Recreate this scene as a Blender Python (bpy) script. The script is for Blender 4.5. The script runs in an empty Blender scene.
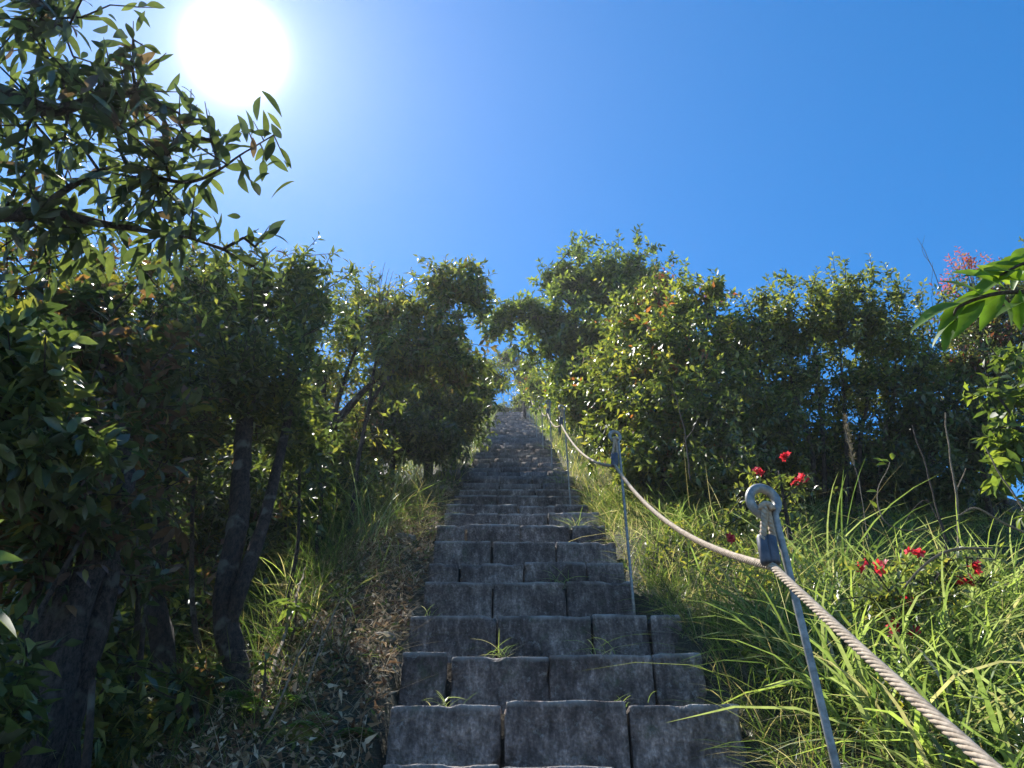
import bpy, bmesh, math, random
import numpy as np
from mathutils import Vector, noise
R = math.radians
rng = np.random.default_rng(7)
random.seed(7)
SC = bpy.context.scene
COL = SC.collection

# ------------------------------------------------------------------ camera, sky, sun, exposure
PITCH = R(36.0)
F = 740.0
cam_d = bpy.data.cameras.new('camera')
cam = bpy.data.objects.new('camera', cam_d); COL.objects.link(cam)
cam.location = (0, 0, 0)
cam.rotation_euler = (R(90) + PITCH, 0, 0)
cam_d.sensor_width = 36.0
cam_d.lens = 36.0 * F / 1024.0
cam_d.clip_start = 0.05
cam_d.clip_end = 3000
SC.camera = cam
SUN = Vector((-277, 402.4, 705)).normalized()
SUN_EL = math.asin(SUN.z)
SUN_AZ = math.atan2(SUN.x, SUN.y)

def setup_world():
    w = bpy.data.worlds.new('World'); SC.world = w; w.use_nodes = True
    nt = w.node_tree; nt.nodes.clear()
    out = nt.nodes.new('ShaderNodeOutputWorld')
    bg = nt.nodes.new('ShaderNodeBackground'); bg.inputs['Strength'].default_value = 0.108
    sky = nt.nodes.new('ShaderNodeTexSky'); sky.sky_type = 'NISHITA'
    sky.sun_disc = False; sky.sun_elevation = SUN_EL; sky.sun_rotation = SUN_AZ
    sky.altitude = 700; sky.air_density = 1.0; sky.dust_density = 0.15; sky.ozone_density = 5.0
    hs = nt.nodes.new('ShaderNodeHueSaturation'); hs.inputs['Saturation'].default_value = 1.33; hs.inputs['Hue'].default_value = 0.497
    nt.links.new(sky.outputs[0], hs.inputs['Color']); nt.links.new(hs.outputs[0], bg.inputs['Color'])
    # bright aureole of the air round the sun, by direction to the sun
    tc = nt.nodes.new('ShaderNodeTexCoord')
    dot = nt.nodes.new('ShaderNodeVectorMath'); dot.operation = 'DOT_PRODUCT'
    dot.inputs[1].default_value = SUN
    nrm = nt.nodes.new('ShaderNodeVectorMath'); nrm.operation = 'NORMALIZE'
    nt.links.new(tc.outputs['Generated'], nrm.inputs[0]); nt.links.new(nrm.outputs[0], dot.inputs[0])
    ac = nt.nodes.new('ShaderNodeMath'); ac.operation = 'ARCCOSINE'
    nt.links.new(dot.outputs['Value'], ac.inputs[0])
    def gauss(width, gain, power=1.0):
        d = nt.nodes.new('ShaderNodeMath'); d.operation = 'DIVIDE'; d.inputs[1].default_value = width
        nt.links.new(ac.outputs[0], d.inputs[0])
        p = nt.nodes.new('ShaderNodeMath'); p.operation = 'POWER'; p.inputs[1].default_value = power
        nt.links.new(d.outputs[0], p.inputs[0])
        m = nt.nodes.new('ShaderNodeMath'); m.operation = 'MULTIPLY'; m.inputs[1].default_value = -1
        nt.links.new(p.outputs[0], m.inputs[0])
        e = nt.nodes.new('ShaderNodeMath'); e.operation = 'EXPONENT'; nt.links.new(m.outputs[0], e.inputs[0])
        g = nt.nodes.new('ShaderNodeMath'); g.operation = 'MULTIPLY'; g.inputs[1].default_value = gain
        nt.links.new(e.outputs[0], g.inputs[0]); return g
    a = gauss(R(1.3), 9.0, 1.45); b = gauss(R(4.0), 0.35); c = gauss(R(10), 0.05)
    s1 = nt.nodes.new('ShaderNodeMath'); s1.operation = 'ADD'
    nt.links.new(a.outputs[0], s1.inputs[0]); nt.links.new(b.outputs[0], s1.inputs[1])
    s2 = nt.nodes.new('ShaderNodeMath'); s2.operation = 'ADD'
    nt.links.new(s1.outputs[0], s2.inputs[0]); nt.links.new(c.outputs[0], s2.inputs[1])
    bg2 = nt.nodes.new('ShaderNodeBackground'); bg2.inputs['Color'].default_value = (1.0, 0.98, 0.95, 1)
    nt.links.new(s2.outputs[0], bg2.inputs['Strength'])
    add = nt.nodes.new('ShaderNodeAddShader')
    nt.links.new(bg.outputs[0], add.inputs[0]); nt.links.new(bg2.outputs[0], add.inputs[1])
    nt.links.new(add.outputs[0], out.inputs['Surface'])
setup_world()
sun_d = bpy.data.lights.new('sun', 'SUN'); sun_d.energy = 5.0; sun_d.angle = R(0.5); sun_d.color = (1, 0.95, 0.87)
sun = bpy.data.objects.new('sun', sun_d); COL.objects.link(sun)
sun.rotation_euler = SUN.to_track_quat('Z', 'Y').to_euler()
vs = SC.view_settings
vs.view_transform = 'Standard'; vs.look = 'None'; vs.exposure = 1.02; vs.gamma = 1; vs.use_curve_mapping = False
SC.cycles.max_bounces = 8; SC.cycles.transmission_bounces = 6; SC.cycles.diffuse_bounces = 4
SC.cycles.use_denoising = True

# ------------------------------------------------------------------ places
CP, SP = math.cos(PITCH), math.sin(PITCH)
def ray(px, py):
    x = (px - 512) / F; y = -(py - 384) / F
    return Vector((x, CP - y * SP, SP + y * CP))          # depth 1 along the view axis
def Z(px, py, z): return ray(px, py) * z                   # at camera depth z
def Q(px, py, d):                                          # at the world distance y = d
    r = ray(px, py); return r * (d / r.y)
def S(y):                                                  # the line of the stair noses
    if y <= 24: return -1.34 + 0.727 * y
    return -1.34 + 0.727 * 24 + 1.6 * (1 - math.exp(-(y - 24) / 3.0)) - 0.35 * max(0, y - 27)
def edge_l(y): return -0.40 - 0.17 * min(1, max(0, (y - 2.4) / 3.2))
def edge_r(y): return 0.79 - 0.09 * min(1, max(0, (y - 3.0) / 2.2))
def ground(x, y, fine=True):
    s = S(y)
    el, er = edge_l(y) + 0.02, edge_r(y) - 0.02
    if x < el:
        t = el - x
        f = -0.13 + 0.05 * math.exp(-((t - .35) / .3) ** 2) - 0.42 * max(0, t - 0.45) + 0.2 * max(0, t - 3)
    elif x > er:
        t = x - er
        f = -0.12 + 0.10 * min(1, t / 0.5) - 0.55 * max(0, t - 4.0)
    else:
        f = -0.42
    if y > 24.3 and el <= x <= er: f = -0.1
    z = s + f
    if fine and (x < el or x > er):
        z += 0.09 * noise.noise(Vector((x * 1.3, y * 1.3, 3))) + 0.03 * noise.noise(Vector((x * 5, y * 5, 8)))
    return max(z, -70)
def on(x, y, dz=0): return Vector((x, y, ground(x, y) + dz))
def hit(px, py):                                           # where the view ray meets the ground
    r = ray(px, py); t = 0.5
    while t < 60:
        p = r * t
        if p.z < ground(p.x, p.y): break
        t += 0.03
    return r * t

# ------------------------------------------------------------------ tagging
def tag(o, label=None, cat=None, group=None, kind=None):
    if label: o['label'] = label
    if cat: o['category'] = cat
    if group: o['group'] = group
    if kind: o['kind'] = kind
    return o
def empty(name, loc=(0, 0, 0), label=None, cat=None, group=None):
    o = bpy.data.objects.new(name, None); COL.objects.link(o); o.location = loc; o.empty_display_size = 0.1
    return tag(o, label, cat, group)

def link_mesh(name, V, faces, mat, parent=None, cols=None, smooth=True, uv=None):
    """faces: list of int arrays (m,k). V in world space; shifted to the parent's place."""
    V = np.asarray(V, dtype=np.float32)
    me = bpy.data.meshes.new(name)
    me.vertices.add(len(V))
    off = np.zeros(3, np.float32)
    if parent is not None:
        p = parent; tot = Vector((0, 0, 0))
        while p is not None: tot += p.location; p = p.parent
        off = np.array(tot, np.float32)
    else:
        off = V.mean(axis=0); off[2] = V[:, 2].min()
    me.vertices.foreach_set('co', (V - off).ravel())
    loops = np.concatenate([f.ravel() for f in faces]).astype(np.int32)
    tot_ = np.concatenate([np.full(len(f), f.shape[1], np.int32) for f in faces])
    st = np.concatenate([[0], np.cumsum(tot_)[:-1]]).astype(np.int32)
    me.loops.add(len(loops)); me.loops.foreach_set('vertex_index', loops)
    me.polygons.add(len(tot_)); me.polygons.foreach_set('loop_start', st); me.polygons.foreach_set('loop_total', tot_)
    if smooth: me.polygons.foreach_set('use_smooth', np.ones(len(tot_), bool))
    me.update(calc_edges=True)
    if cols is not None:
        a = me.color_attributes.new('col', 'FLOAT_COLOR', 'POINT')
        c = np.ones((len(V), 4), np.float32); c[:, :3] = cols
        a.data.foreach_set('color', c.ravel())
    me.materials.append(mat)
    o = bpy.data.objects.new(name, me); COL.objects.link(o)
    if parent is not None: o.parent = parent
    else: o.location = off
    return o

class MB:
    def __init__(s): s.V = []; s.F = {}; s.n = 0; s.C = []
    def add(s, V, faces, cols=None):
        V = np.asarray(V, float).reshape(-1, 3)
        for f in faces:
            f = np.asarray(f, int)
            if len(f): s.F.setdefault(f.shape[1], []).append(f + s.n)
        s.V.append(V); s.n += len(V)
        if cols is not None: s.C.append(np.asarray(cols, float).reshape(-1, 3) * np.ones((len(V), 1)))
    def build(s, name, mat, parent=None, smooth=True):
        return link_mesh(name, np.concatenate(s.V), [np.concatenate(v) for v in s.F.values()], mat, parent,
                         np.concatenate(s.C) if s.C else None, smooth)
    def tube(s, pts, rad, n=8, cap=True, rough=0.0, seed=0):
        pts = [Vector(p) for p in pts]; m = len(pts)
        if not hasattr(rad, '__len__'): rad = [rad] * m
        V = []; ref = None
        for i, p in enumerate(pts):
            t = (pts[min(i + 1, m - 1)] - pts[max(i - 1, 0)]).normalized()
            if ref is None:
                ref = t.orthogonal().normalized()
            ref = (ref - t * ref.dot(t)).normalized()
            b = t.cross(ref)
            for k in range(n):
                a = 2 * math.pi * k / n
                dvec = ref * math.cos(a) + b * math.sin(a)
                r = rad[i]
                if rough: r *= 1 + rough * noise.noise(p * 9 + dvec * 1.6 + Vector((seed, 0, 0))) + rough * .6 * noise.noise(p * 3 + dvec * .7 + Vector((0, seed, 0)))
                V.append(p + dvec * r)
        q = []
        for i in range(m - 1):
            for k in range(n):
                q.append((i * n + k, i * n + (k + 1) % n, (i + 1) * n + (k + 1) % n, (i + 1) * n + k))
        tr = []
        if cap:
            V.append(pts[0]); V.append(pts[-1]); c0 = m * n; c1 = c0 + 1
            for k in range(n):
                tr.append((c0, (k + 1) % n, k)); tr.append((c1, (m - 1) * n + k, (m - 1) * n + (k + 1) % n))
        s.add(V, [q, tr])

# ------------------------------------------------------------------ materials
def new_mat(name):
    m = bpy.data.materials.new(name); m.use_nodes = True
    nt = m.node_tree; nt.nodes.clear()
    out = nt.nodes.new('ShaderNodeOutputMaterial'); b = nt.nodes.new('ShaderNodeBsdfPrincipled')
    nt.links.new(b.outputs[0], out.inputs['Surface'])
    return m, nt, b, out
def N(nt, t, **kw):
    n = nt.nodes.new(t)
    for k, v in kw.items():
        if k in n.inputs: n.inputs[k].default_value = v
        else: setattr(n, k, v)
    return n
def ramp(nt, src, stops):
    r = nt.nodes.new('ShaderNodeValToRGB')
    e = r.color_ramp.elements
    while len(e) < len(stops): e.new(0.5)
    for i, (p, c) in enumerate(stops):
        e[i].position = p; e[i].color = (*c, 1) if hasattr(c, '__len__') else (c, c, c, 1)
    nt.links.new(src, r.inputs[0]); return r
def mixc(nt, fac, a, b, mode='MIX'):
    m = nt.nodes.new('ShaderNodeMix'); m.data_type = 'RGBA'; m.blend_type = mode
    for sock, v in ((m.inputs[0], fac), (m.inputs[6], a), (m.inputs[7], b)):
        if hasattr(v, 'links'): nt.links.new(v, sock)
        elif hasattr(v, '__len__'): sock.default_value = (*v, 1)
        else: sock.default_value = v
    return m.outputs[2]
def bump(nt, b, h, strength, dist):
    n = nt.nodes.new('ShaderNodeBump'); n.inputs['Strength'].default_value = strength; n.inputs['Distance'].default_value = dist
    nt.links.new(h, n.inputs['Height']); nt.links.new(n.outputs[0], b.inputs['Normal'])

def leaf_mat(name, rough=0.34, trans=0.42, spec=0.5, tcol=(1.9, 1.75, 0.8)):
    m, nt, b, out = new_mat(name)
    at = N(nt, 'ShaderNodeAttribute', attribute_name='col')
    tc = N(nt, 'ShaderNodeTexCoord')
    nz = N(nt, 'ShaderNodeTexNoise', Scale=35.0, Detail=2.0); nt.links.new(tc.outputs['Object'], nz.inputs['Vector'])
    mr = ramp(nt, nz.outputs[0], [(0.3, 0.72), (0.7, 1.2)])
    c = mixc(nt, 1.0, at.outputs['Color'], mr.outputs[0], 'MULTIPLY')
    nt.links.new(c, b.inputs['Base Color'])
    b.inputs['Roughness'].default_value = rough; b.inputs['Specular IOR Level'].default_value = spec
    t = N(nt, 'ShaderNodeBsdfTranslucent')
    tcx = mixc(nt, 1.0, c, tcol, 'MULTIPLY')
    nt.links.new(tcx, t.inputs['Color'])
    mx = N(nt, 'ShaderNodeMixShader'); mx.inputs[0].default_value = trans
    nt.links.new(b.outputs[0], mx.inputs[1]); nt.links.new(t.outputs[0], mx.inputs[2])
    nt.links.new(mx.outputs[0], out.inputs['Surface'])
    return m
M = {}
M['leaf'] = leaf_mat('glossy_leaf', 0.40, 0.45, 0.9)
M['leaf_soft'] = leaf_mat('soft_leaf', 0.5, 0.5, 0.35)
M['grass'] = leaf_mat('grass_blade', 0.34, 0.42, 0.8, (1.55, 1.6, 0.8))
M['petal'] = leaf_mat('red_petal', 0.5, 0.5, 0.3, (1.5, 1.0, 1.0))
M['litter'] = leaf_mat('dry_litter', 0.75, 0.2, 0.2, (1.1, 1.05, 0.95))

def bark(name, c1, c2, lichen, scale=1.0):
    m, nt, b, out = new_mat(name)
    tc = N(nt, 'ShaderNodeTexCoord')
    mp = N(nt, 'ShaderNodeMapping'); mp.inputs['Scale'].default_value = (scale * 1.6, scale * 1.6, scale * 0.75)
    nt.links.new(tc.outputs['Object'], mp.inputs[0])
    n1 = N(nt, 'ShaderNodeTexNoise', Scale=42.0, Detail=9.0, Roughness=0.85); nt.links.new(mp.outputs[0], n1.inputs['Vector'])
    n2 = N(nt, 'ShaderNodeTexNoise', Scale=9.0, Detail=4.0); nt.links.new(tc.outputs['Object'], n2.inputs['Vector'])
    r1 = ramp(nt, n1.outputs[0], [(0.43, c1), (0.58, c2)])
    r2 = ramp(nt, n2.outputs[0], [(0.58, 0.0), (0.66, 0.9)])
    c = mixc(nt, r2.outputs[0], r1.outputs[0], lichen)
    nt.links.new(c, b.inputs['Base Color']); b.inputs['Roughness'].default_value = 0.85
    bump(nt, b, n1.outputs[0], 1.0, 0.035)
    return m
M['bark'] = bark('brown_bark', (0.016, 0.012, 0.009), (0.10, 0.072, 0.055), (0.2, 0.2, 0.16))
M['bark_pale'] = bark('mottled_bark', (0.012, 0.009, 0.008), (0.13, 0.10, 0.085), (0.17, 0.16, 0.13))
M['twig'] = bark('twig_bark', (0.08, 0.055, 0.04), (0.2, 0.15, 0.11), (0.2, 0.17, 0.13), 2)
M['dry_twig'] = bark('dry_twig', (0.3, 0.22, 0.14), (0.6, 0.48, 0.34), (0.6, 0.52, 0.4), 2)

def stone_mat():
    m, nt, b, out = new_mat('weathered_granite')
    tc = N(nt, 'ShaderNodeTexCoord'); oi = N(nt, 'ShaderNodeObjectInfo')
    gm = N(nt, 'ShaderNodeNewGeometry')
    big = N(nt, 'ShaderNodeTexNoise', Scale=4.0, Detail=6.0, Roughness=0.65); nt.links.new(gm.outputs['Position'], big.inputs['Vector'])
    fine = N(nt, 'ShaderNodeTexNoise', Scale=95.0, Detail=3.0); nt.links.new(gm.outputs['Position'], fine.inputs['Vector'])
    mp = N(nt, 'ShaderNodeMapping'); mp.inputs['Scale'].default_value = (34, 34, 13); nt.links.new(gm.outputs['Position'], mp.inputs[0])
    streak = N(nt, 'ShaderNodeTexNoise', Scale=1.0, Detail=5.0, Roughness=0.7); nt.links.new(mp.outputs[0], streak.inputs['Vector'])
    base = ramp(nt, big.outputs[0], [(0.32, (0.052, 0.042, 0.038)), (0.5, (0.135, 0.11, 0.098)), (0.7, (0.33, 0.275, 0.24))])
    st = ramp(nt, streak.outputs[0], [(0.38, 0.5), (0.55, 1.0), (0.7, 2.0)])
    c = mixc(nt, 1.0, base.outputs[0], st.outputs[0], 'MULTIPLY')
    fr = ramp(nt, fine.outputs[0], [(0.3, 0.7), (0.5, 1.0), (0.7, 1.5)])
    c = mixc(nt, 1.0, c, fr.outputs[0], 'MULTIPLY')
    rv = ramp(nt, oi.outputs['Random'], [(0, (0.75, 0.74, 0.76)), (1, (1.35, 1.3, 1.3))])
    c = mixc(nt, 1.0, c, rv.outputs[0], 'MULTIPLY')
    ms = N(nt, 'ShaderNodeTexNoise', Scale=7.0, Detail=6.0, Roughness=0.75); nt.links.new(gm.outputs['Position'], ms.inputs['Vector'])
    mr = ramp(nt, ms.outputs[0], [(0.56, 0.0), (0.68, 0.6)])
    c = mixc(nt, mr.outputs[0], c, (0.06, 0.085, 0.045))
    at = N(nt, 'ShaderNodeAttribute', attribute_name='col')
    rim_rgb = N(nt, 'ShaderNodeSeparateColor'); nt.links.new(at.outputs['Color'], rim_rgb.inputs[0])
    c = mixc(nt, rim_rgb.outputs[0], c, (0.42, 0.40, 0.37))  # sunlit rim painted into the colour along each block's top front edge
    # pale lichen flecks
    lf = N(nt, 'ShaderNodeTexNoise', Scale=26.0, Detail=5.0, Roughness=0.8); nt.links.new(gm.outputs['Position'], lf.inputs['Vector'])
    lr = ramp(nt, lf.outputs[0], [(0.57, 0.0), (0.68, 0.6)])
    c = mixc(nt, lr.outputs[0], c, (0.33, 0.32, 0.30))
    nt.links.new(c, b.inputs['Base Color']); b.inputs['Roughness'].default_value = 0.9
    hs = N(nt, 'ShaderNodeMath'); hs.operation = 'ADD'; nt.links.new(streak.outputs[0], hs.inputs[0]); nt.links.new(fine.outputs[0], hs.inputs[1])
    bump(nt, b, hs.outputs[0], 0.9, 0.012)
    return m
M['stone'] = stone_mat()
def simple_noise(name, c1, c2, scale, rough, metal=0, bs=0.4, bd=0.01):
    m, nt, b, out = new_mat(name)
    tc = N(nt, 'ShaderNodeNewGeometry')
    n = N(nt, 'ShaderNodeTexNoise', Scale=scale, Detail=5.0, Roughness=0.65); nt.links.new(tc.outputs['Position'], n.inputs['Vector'])
    r = ramp(nt, n.outputs[0], [(0.32, c1), (0.68, c2)])
    nt.links.new(r.outputs[0], b.inputs['Base Color'])
    b.inputs['Roughness'].default_value = rough; b.inputs['Metallic'].default_value = metal
    bump(nt, b, n.outputs[0], bs, bd)
    return m
M['soil'] = simple_noise('forest_soil', (0.02, 0.024, 0.012), (0.075, 0.065, 0.038), 14, 0.95, 0, 1.0, 0.05)
M['bed'] = simple_noise('packed_earth', (0.012, 0.01, 0.008), (0.045, 0.038, 0.03), 20, 0.95, 0, 1.0, 0.03)
M['galv'] = simple_noise('galvanised_steel', (0.15, 0.155, 0.15), (0.36, 0.37, 0.36), 60, 0.5, 0.35, 0.2, 0.001)
M['sleeve'] = simple_noise('dark_sleeve', (0.05, 0.055, 0.07), (0.12, 0.125, 0.15), 50, 0.5, 0.2, 0.2, 0.001)
M['rope'] = simple_noise('twisted_rope', (0.28, 0.21, 0.14), (0.6, 0.48, 0.35), 90, 0.85, 0.0, 0.3, 0.001)
M['rock'] = simple_noise('mossy_rock', (0.06, 0.06, 0.05), (0.24, 0.22, 0.18), 12, 0.9, 0, 1.0, 0.03)
M['moss'] = simple_noise('moss', (0.07, 0.09, 0.02), (0.22, 0.24, 0.06), 60, 0.95, 0, 1.0, 0.02)

# ------------------------------------------------------------------ terrain
def build_ground():
    xs = sorted(set([-400, -250, -150, -90, -60, -40, -28, -20, -15, -12, 12, 15, 20, 28, 40, 60, 90, 150, 250, 400] + [round(v, 3) for v in np.arange(-10, 10.01, 0.14)]))
    ys = sorted(set([-400, -250, -150, -90, -60, -40, -25, -15, -10, -6, -4] + [round(v, 3) for v in np.arange(-3, 30.01, 0.14)] + [33, 37, 42, 50, 60, 80, 120, 200, 300, 400]))
    V = []
    for y in ys:
        for x in xs:
            z = ground(x, y)
            V.append((x, y, z))
    nx = len(xs); q = []
    for j in range(len(ys) - 1):
        for i in range(nx - 1):
            a = j * nx + i; q.append((a, a + 1, a + nx + 1, a + nx))
    o = link_mesh('hillside_ground', V, [np.array(q)], M['soil'])
    tag(o, 'steep earthen hillside either side of the stone stairs', 'ground', kind='structure')
build_ground()

# ------------------------------------------------------------------ stairs
def rounded_block(w, d, h, r, cell, seed, amp=0.006):
    nx, ny, nz = [max(2, int(v / cell)) for v in (w, d, h)]
    V = []; idx = {}; F = []; rim_light = []
    hx, hy, hz = w / 2, d / 2, h / 2
    def vert(i, j, k):
        key = (i, j, k)
        if key in idx: return idx[key]
        p = Vector((-hx + w * i / nx, -hy + d * j / ny, -hz + h * k / nz))
        inn = Vector((max(-hx + r, min(hx - r, p.x)), max(-hy + r, min(hy - r, p.y)), max(-hz + r, min(hz - r, p.z))))
        dv = p - inn
        if dv.length > 1e-6: p = inn + dv.normalized() * r if dv.length > r else p
        n_ = noise.noise(p * 6 + Vector((seed, 0, 0))) * amp * 1.6 + noise.noise(p * 22 + Vector((0, seed, 0))) * amp
        nrm = Vector((p.x / hx, p.y / hy, p.z / hz)); mxx = max(abs(nrm.x), abs(nrm.y), abs(nrm.z))
        nn = Vector([c if abs(c) > 0.9 * mxx else 0 for c in nrm]).normalized()
        edge = sum(1 for c in nrm if abs(c) > .86)
        if edge >= 2:       # chipped, worn arrises
            ch = max(0, noise.noise(p * 9 + Vector((seed, seed, 0))) - .28) * 0.05
            n_ -= ch
        p = p + nn * n_
        idx[key] = len(V); V.append(p)
        top = hz - max(abs(p.z) if p.z > 0 else 0, 0); 
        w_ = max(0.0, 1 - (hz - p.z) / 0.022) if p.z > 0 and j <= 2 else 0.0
        rim_light.append(w_ * (0.5 + 0.9 * noise.noise(Vector((p.x * 14 + seed, p.z * 30, seed)))))  # highlight of the top front rim, put into the vertex colour
        return idx[key]
    for i in range(nx):
        for k in range(nz):
            F.append((vert(i, 0, k), vert(i + 1, 0, k), vert(i + 1, 0, k + 1), vert(i, 0, k + 1)))
            F.append((vert(i, ny, k), vert(i, ny, k + 1), vert(i + 1, ny, k + 1), vert(i + 1, ny, k)))
    for i in range(nx):
        for j in range(ny):
            F.append((vert(i, j, nz), vert(i + 1, j, nz), vert(i + 1, j + 1, nz), vert(i, j + 1, nz)))
            F.append((vert(i, j, 0), vert(i, j + 1, 0), vert(i + 1, j + 1, 0), vert(i + 1, j, 0)))
    for j in range(ny):
        for k in range(nz):
            F.append((vert(0, j, k), vert(0, j, k + 1), vert(0, j + 1, k + 1), vert(0, j + 1, k)))
            F.append((vert(nx, j, k), vert(nx, j + 1, k), vert(nx, j + 1, k + 1), vert(nx, j, k + 1)))
    return np.array([tuple(v) for v in V]), np.array(F), np.clip(np.array(rim_light), 0, 1)

def nose_from_py(py):
    t = math.tan(PITCH - math.atan((py - 384) / F)); return 1.34 / (0.727 - t)
rows = [(765, [382, 500, 618, 745]), (702, [390, 504, 626, 742]), (653, [402, 451, 549, 651, 705]), (614.5, [410, 497, 591, 649, 681]),
        (581, [424, 493, 566, 634]), (562, [429, 460.5, 523.5, 586.5, 625]), (541, [434, 492, 555.5, 616]), (524, [437, 467, 520, 571, 606]), (513, [444, 498, 548, 601])]
steps = []
for y in (-0.9, -0.45, 0.0, 0.42, 0.85, 1.25, 1.63, 1.99):
    steps.append((y, list(np.linspace(-0.42, 0.8, 5) + np.array([0, random.uniform(-.06, .06), random.uniform(-.06, .06), random.uniform(-.06, .06), 0]))))
for py, pxs in rows:
    d = nose_from_py(py); z = d * CP + S(d) * SP
    steps.append((d, [(p - 512) / F * z for p in pxs]))
d = steps[-1][0]
while d < 24.2:
    d += random.uniform(0.36, 0.46)
    l = -0.56 + random.uniform(-.04, .03); r = 0.70 + random.uniform(-.04, .04)
    nb = random.choice((3, 3, 4)); xs = np.linspace(l, r, nb + 1); xs[1:-1] += np.array([random.uniform(-.09, .09) for _ in range(nb - 1)])
    steps.append((d, list(xs)))
stair = empty('stone_staircase', (0.1, 0, -1.5), 'steep flight of weathered grey stone block steps climbing the hill', 'staircase')
for si, (d, xs) in enumerate(steps):
    h = S(d); prev = S(steps[si - 1][0]) if si else h - 0.3
    nxt = steps[si + 1][0] if si + 1 < len(steps) else d + 0.4
    rise = h - prev; run = nxt - d
    bh = rise + 0.045; bd = min(run + 0.06, 0.46)
    b = MB()
    x0, x1 = xs[0] + .025, xs[-1] - .03; y0, y1 = d + 0.035, nxt + 0.10; z0, z1 = prev - 0.06, h - 0.03
    V = [(x0, y0, z0), (x1, y0, z0), (x1, y1, z0), (x0, y1, z0), (x0, y0, z1), (x1, y0, z1), (x1, y1, z1), (x0, y1, z1)]
    b.add(V, [[(0, 1, 5, 4), (1, 2, 6, 5), (2, 3, 7, 6), (3, 0, 4, 7), (4, 5, 6, 7), (3, 2, 1, 0)]])
    st = b.build('step', M['bed'], stair, smooth=False)
    near = 1.0 < d < 7
    for i in range(len(xs) - 1):
        gap = random.uniform(0.0005, 0.005)
        a, c = xs[i] + gap, xs[i + 1] - gap
        if near and d > 2.5 and random.random() < .3: c -= random.uniform(.004, .014)
        V, Fq, rim_lit = rounded_block(c - a, bd, bh, 0.008, 0.012 if near and d < 4.8 else (0.025 if near else 0.07), si * 7 + i * 3.3, 0.0032 if near else .0008)
        yaw = random.uniform(-.015, .015); roll = random.uniform(-.006, .006); pit = random.uniform(-.02, .02)
        V = V @ np.array([[math.cos(yaw), math.sin(yaw), 0], [-math.sin(yaw), math.cos(yaw), 0], [0, 0, 1]])
        V[:, 2] += V[:, 0] * roll; V[:, 1] += V[:, 2] * pit
        V += np.array([(a + c) / 2, d + bd / 2 + random.uniform(-.018, .014), h - bh / 2 + random.uniform(-.012, .005)])
        link_mesh('stone_block', V, [Fq], M['stone'], st, cols=rim_lit[:, None] * np.ones((1, 3)) * (1.0 if near else 0.4))  # cols carry the painted rim highlight, fainter on far blocks

# ------------------------------------------------------------------ leaves and trees
def unit(a): return a / np.maximum(np.linalg.norm(a, axis=-1, keepdims=True), 1e-9)
LOD = {0: [(0, 0), (0.42, 1.0), (1, 0)], 1: [(0, 0), (0.28, .86), (0.62, .92), (1, 0)],
       2: [(0, .05), (.12, .45), (.3, .88), (.5, 1.0), (.7, .82), (.87, .42), (1, 0)]}
def leaves(mb, P, D, Nn, L, W, cols, lod=0, curv=0.25, fold=0.3):
    n = len(P)
    if n == 0: return
    D = unit(D); Sd = unit(np.cross(D, Nn)); Nn = unit(np.cross(Sd, D))
    curv = curv * (0.5 + rng.random(n)); fold = fold * (0.4 + rng.random(n))
    rowsV = []; prof = LOD[lod]
    for (u, w) in prof:
        mid = P + D * (u * L)[:, None] - Nn * (curv * u * u * L)[:, None]
        if w == 0: rowsV.append([mid])
        else:
            off = Sd * (w * W / 2)[:, None]; up = Nn * (fold * w * W / 2)[:, None]
            rowsV.append([mid - off + up, mid, mid + off + up])
    flat = [v for r in rowsV for v in r]; k = len(flat)
    V = np.stack(flat, axis=1).reshape(-1, 3)
    tr = []; qd = []; idx = 0; st = []
    for r in rowsV: st.append(idx); idx += len(r)
    for i in range(len(rowsV) - 1):
        a, b_ = rowsV[i], rowsV[i + 1]; sa, sb = st[i], st[i + 1]
        if len(a) == 1: tr += [(sa, sb + 1, sb), (sa, sb + 2, sb + 1)]
        elif len(b_) == 1: tr += [(sa, sa + 1, sb), (sa + 1, sa + 2, sb)]
        else: qd += [(sa, sa + 1, sb + 1, sb), (sa + 1, sa + 2, sb + 2, sb + 1)]
    base = (np.arange(n) * k)
    fs = []
    if tr: fs.append((base[:, None, None] + np.array(tr)[None]).reshape(-1, 3))
    if qd: fs.append((base[:, None, None] + np.array(qd)[None]).reshape(-1, 4))
    mb.add(V, fs, np.repeat(cols, k, axis=0))

def edges_tube(mb, A, B, ra, rb, sides=5):
    n = len(A)
    if n == 0: return
    T = unit(B - A); ref = np.where(np.abs(T[:, 2:3]) < .9, np.array([[0, 0, 1.]]), np.array([[1., 0, 0]]))
    U = unit(np.cross(T, ref)); W = np.cross(T, U)
    V = []
    for (P, r) in ((A, ra), (B, rb)):
        for k in range(sides):
            a = 2 * math.pi * k / sides
            V.append(P + (U * math.cos(a) + W * math.sin(a)) * r[:, None])
    V = np.stack(V, axis=1).reshape(-1, 3)
    q = [(k, (k + 1) % sides, sides + (k + 1) % sides, sides + k) for k in range(sides)]
    base = np.arange(n) * 2 * sides
    mb.add(V, [(base[:, None, None] + np.array(q)[None]).reshape(-1, 4)])

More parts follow.
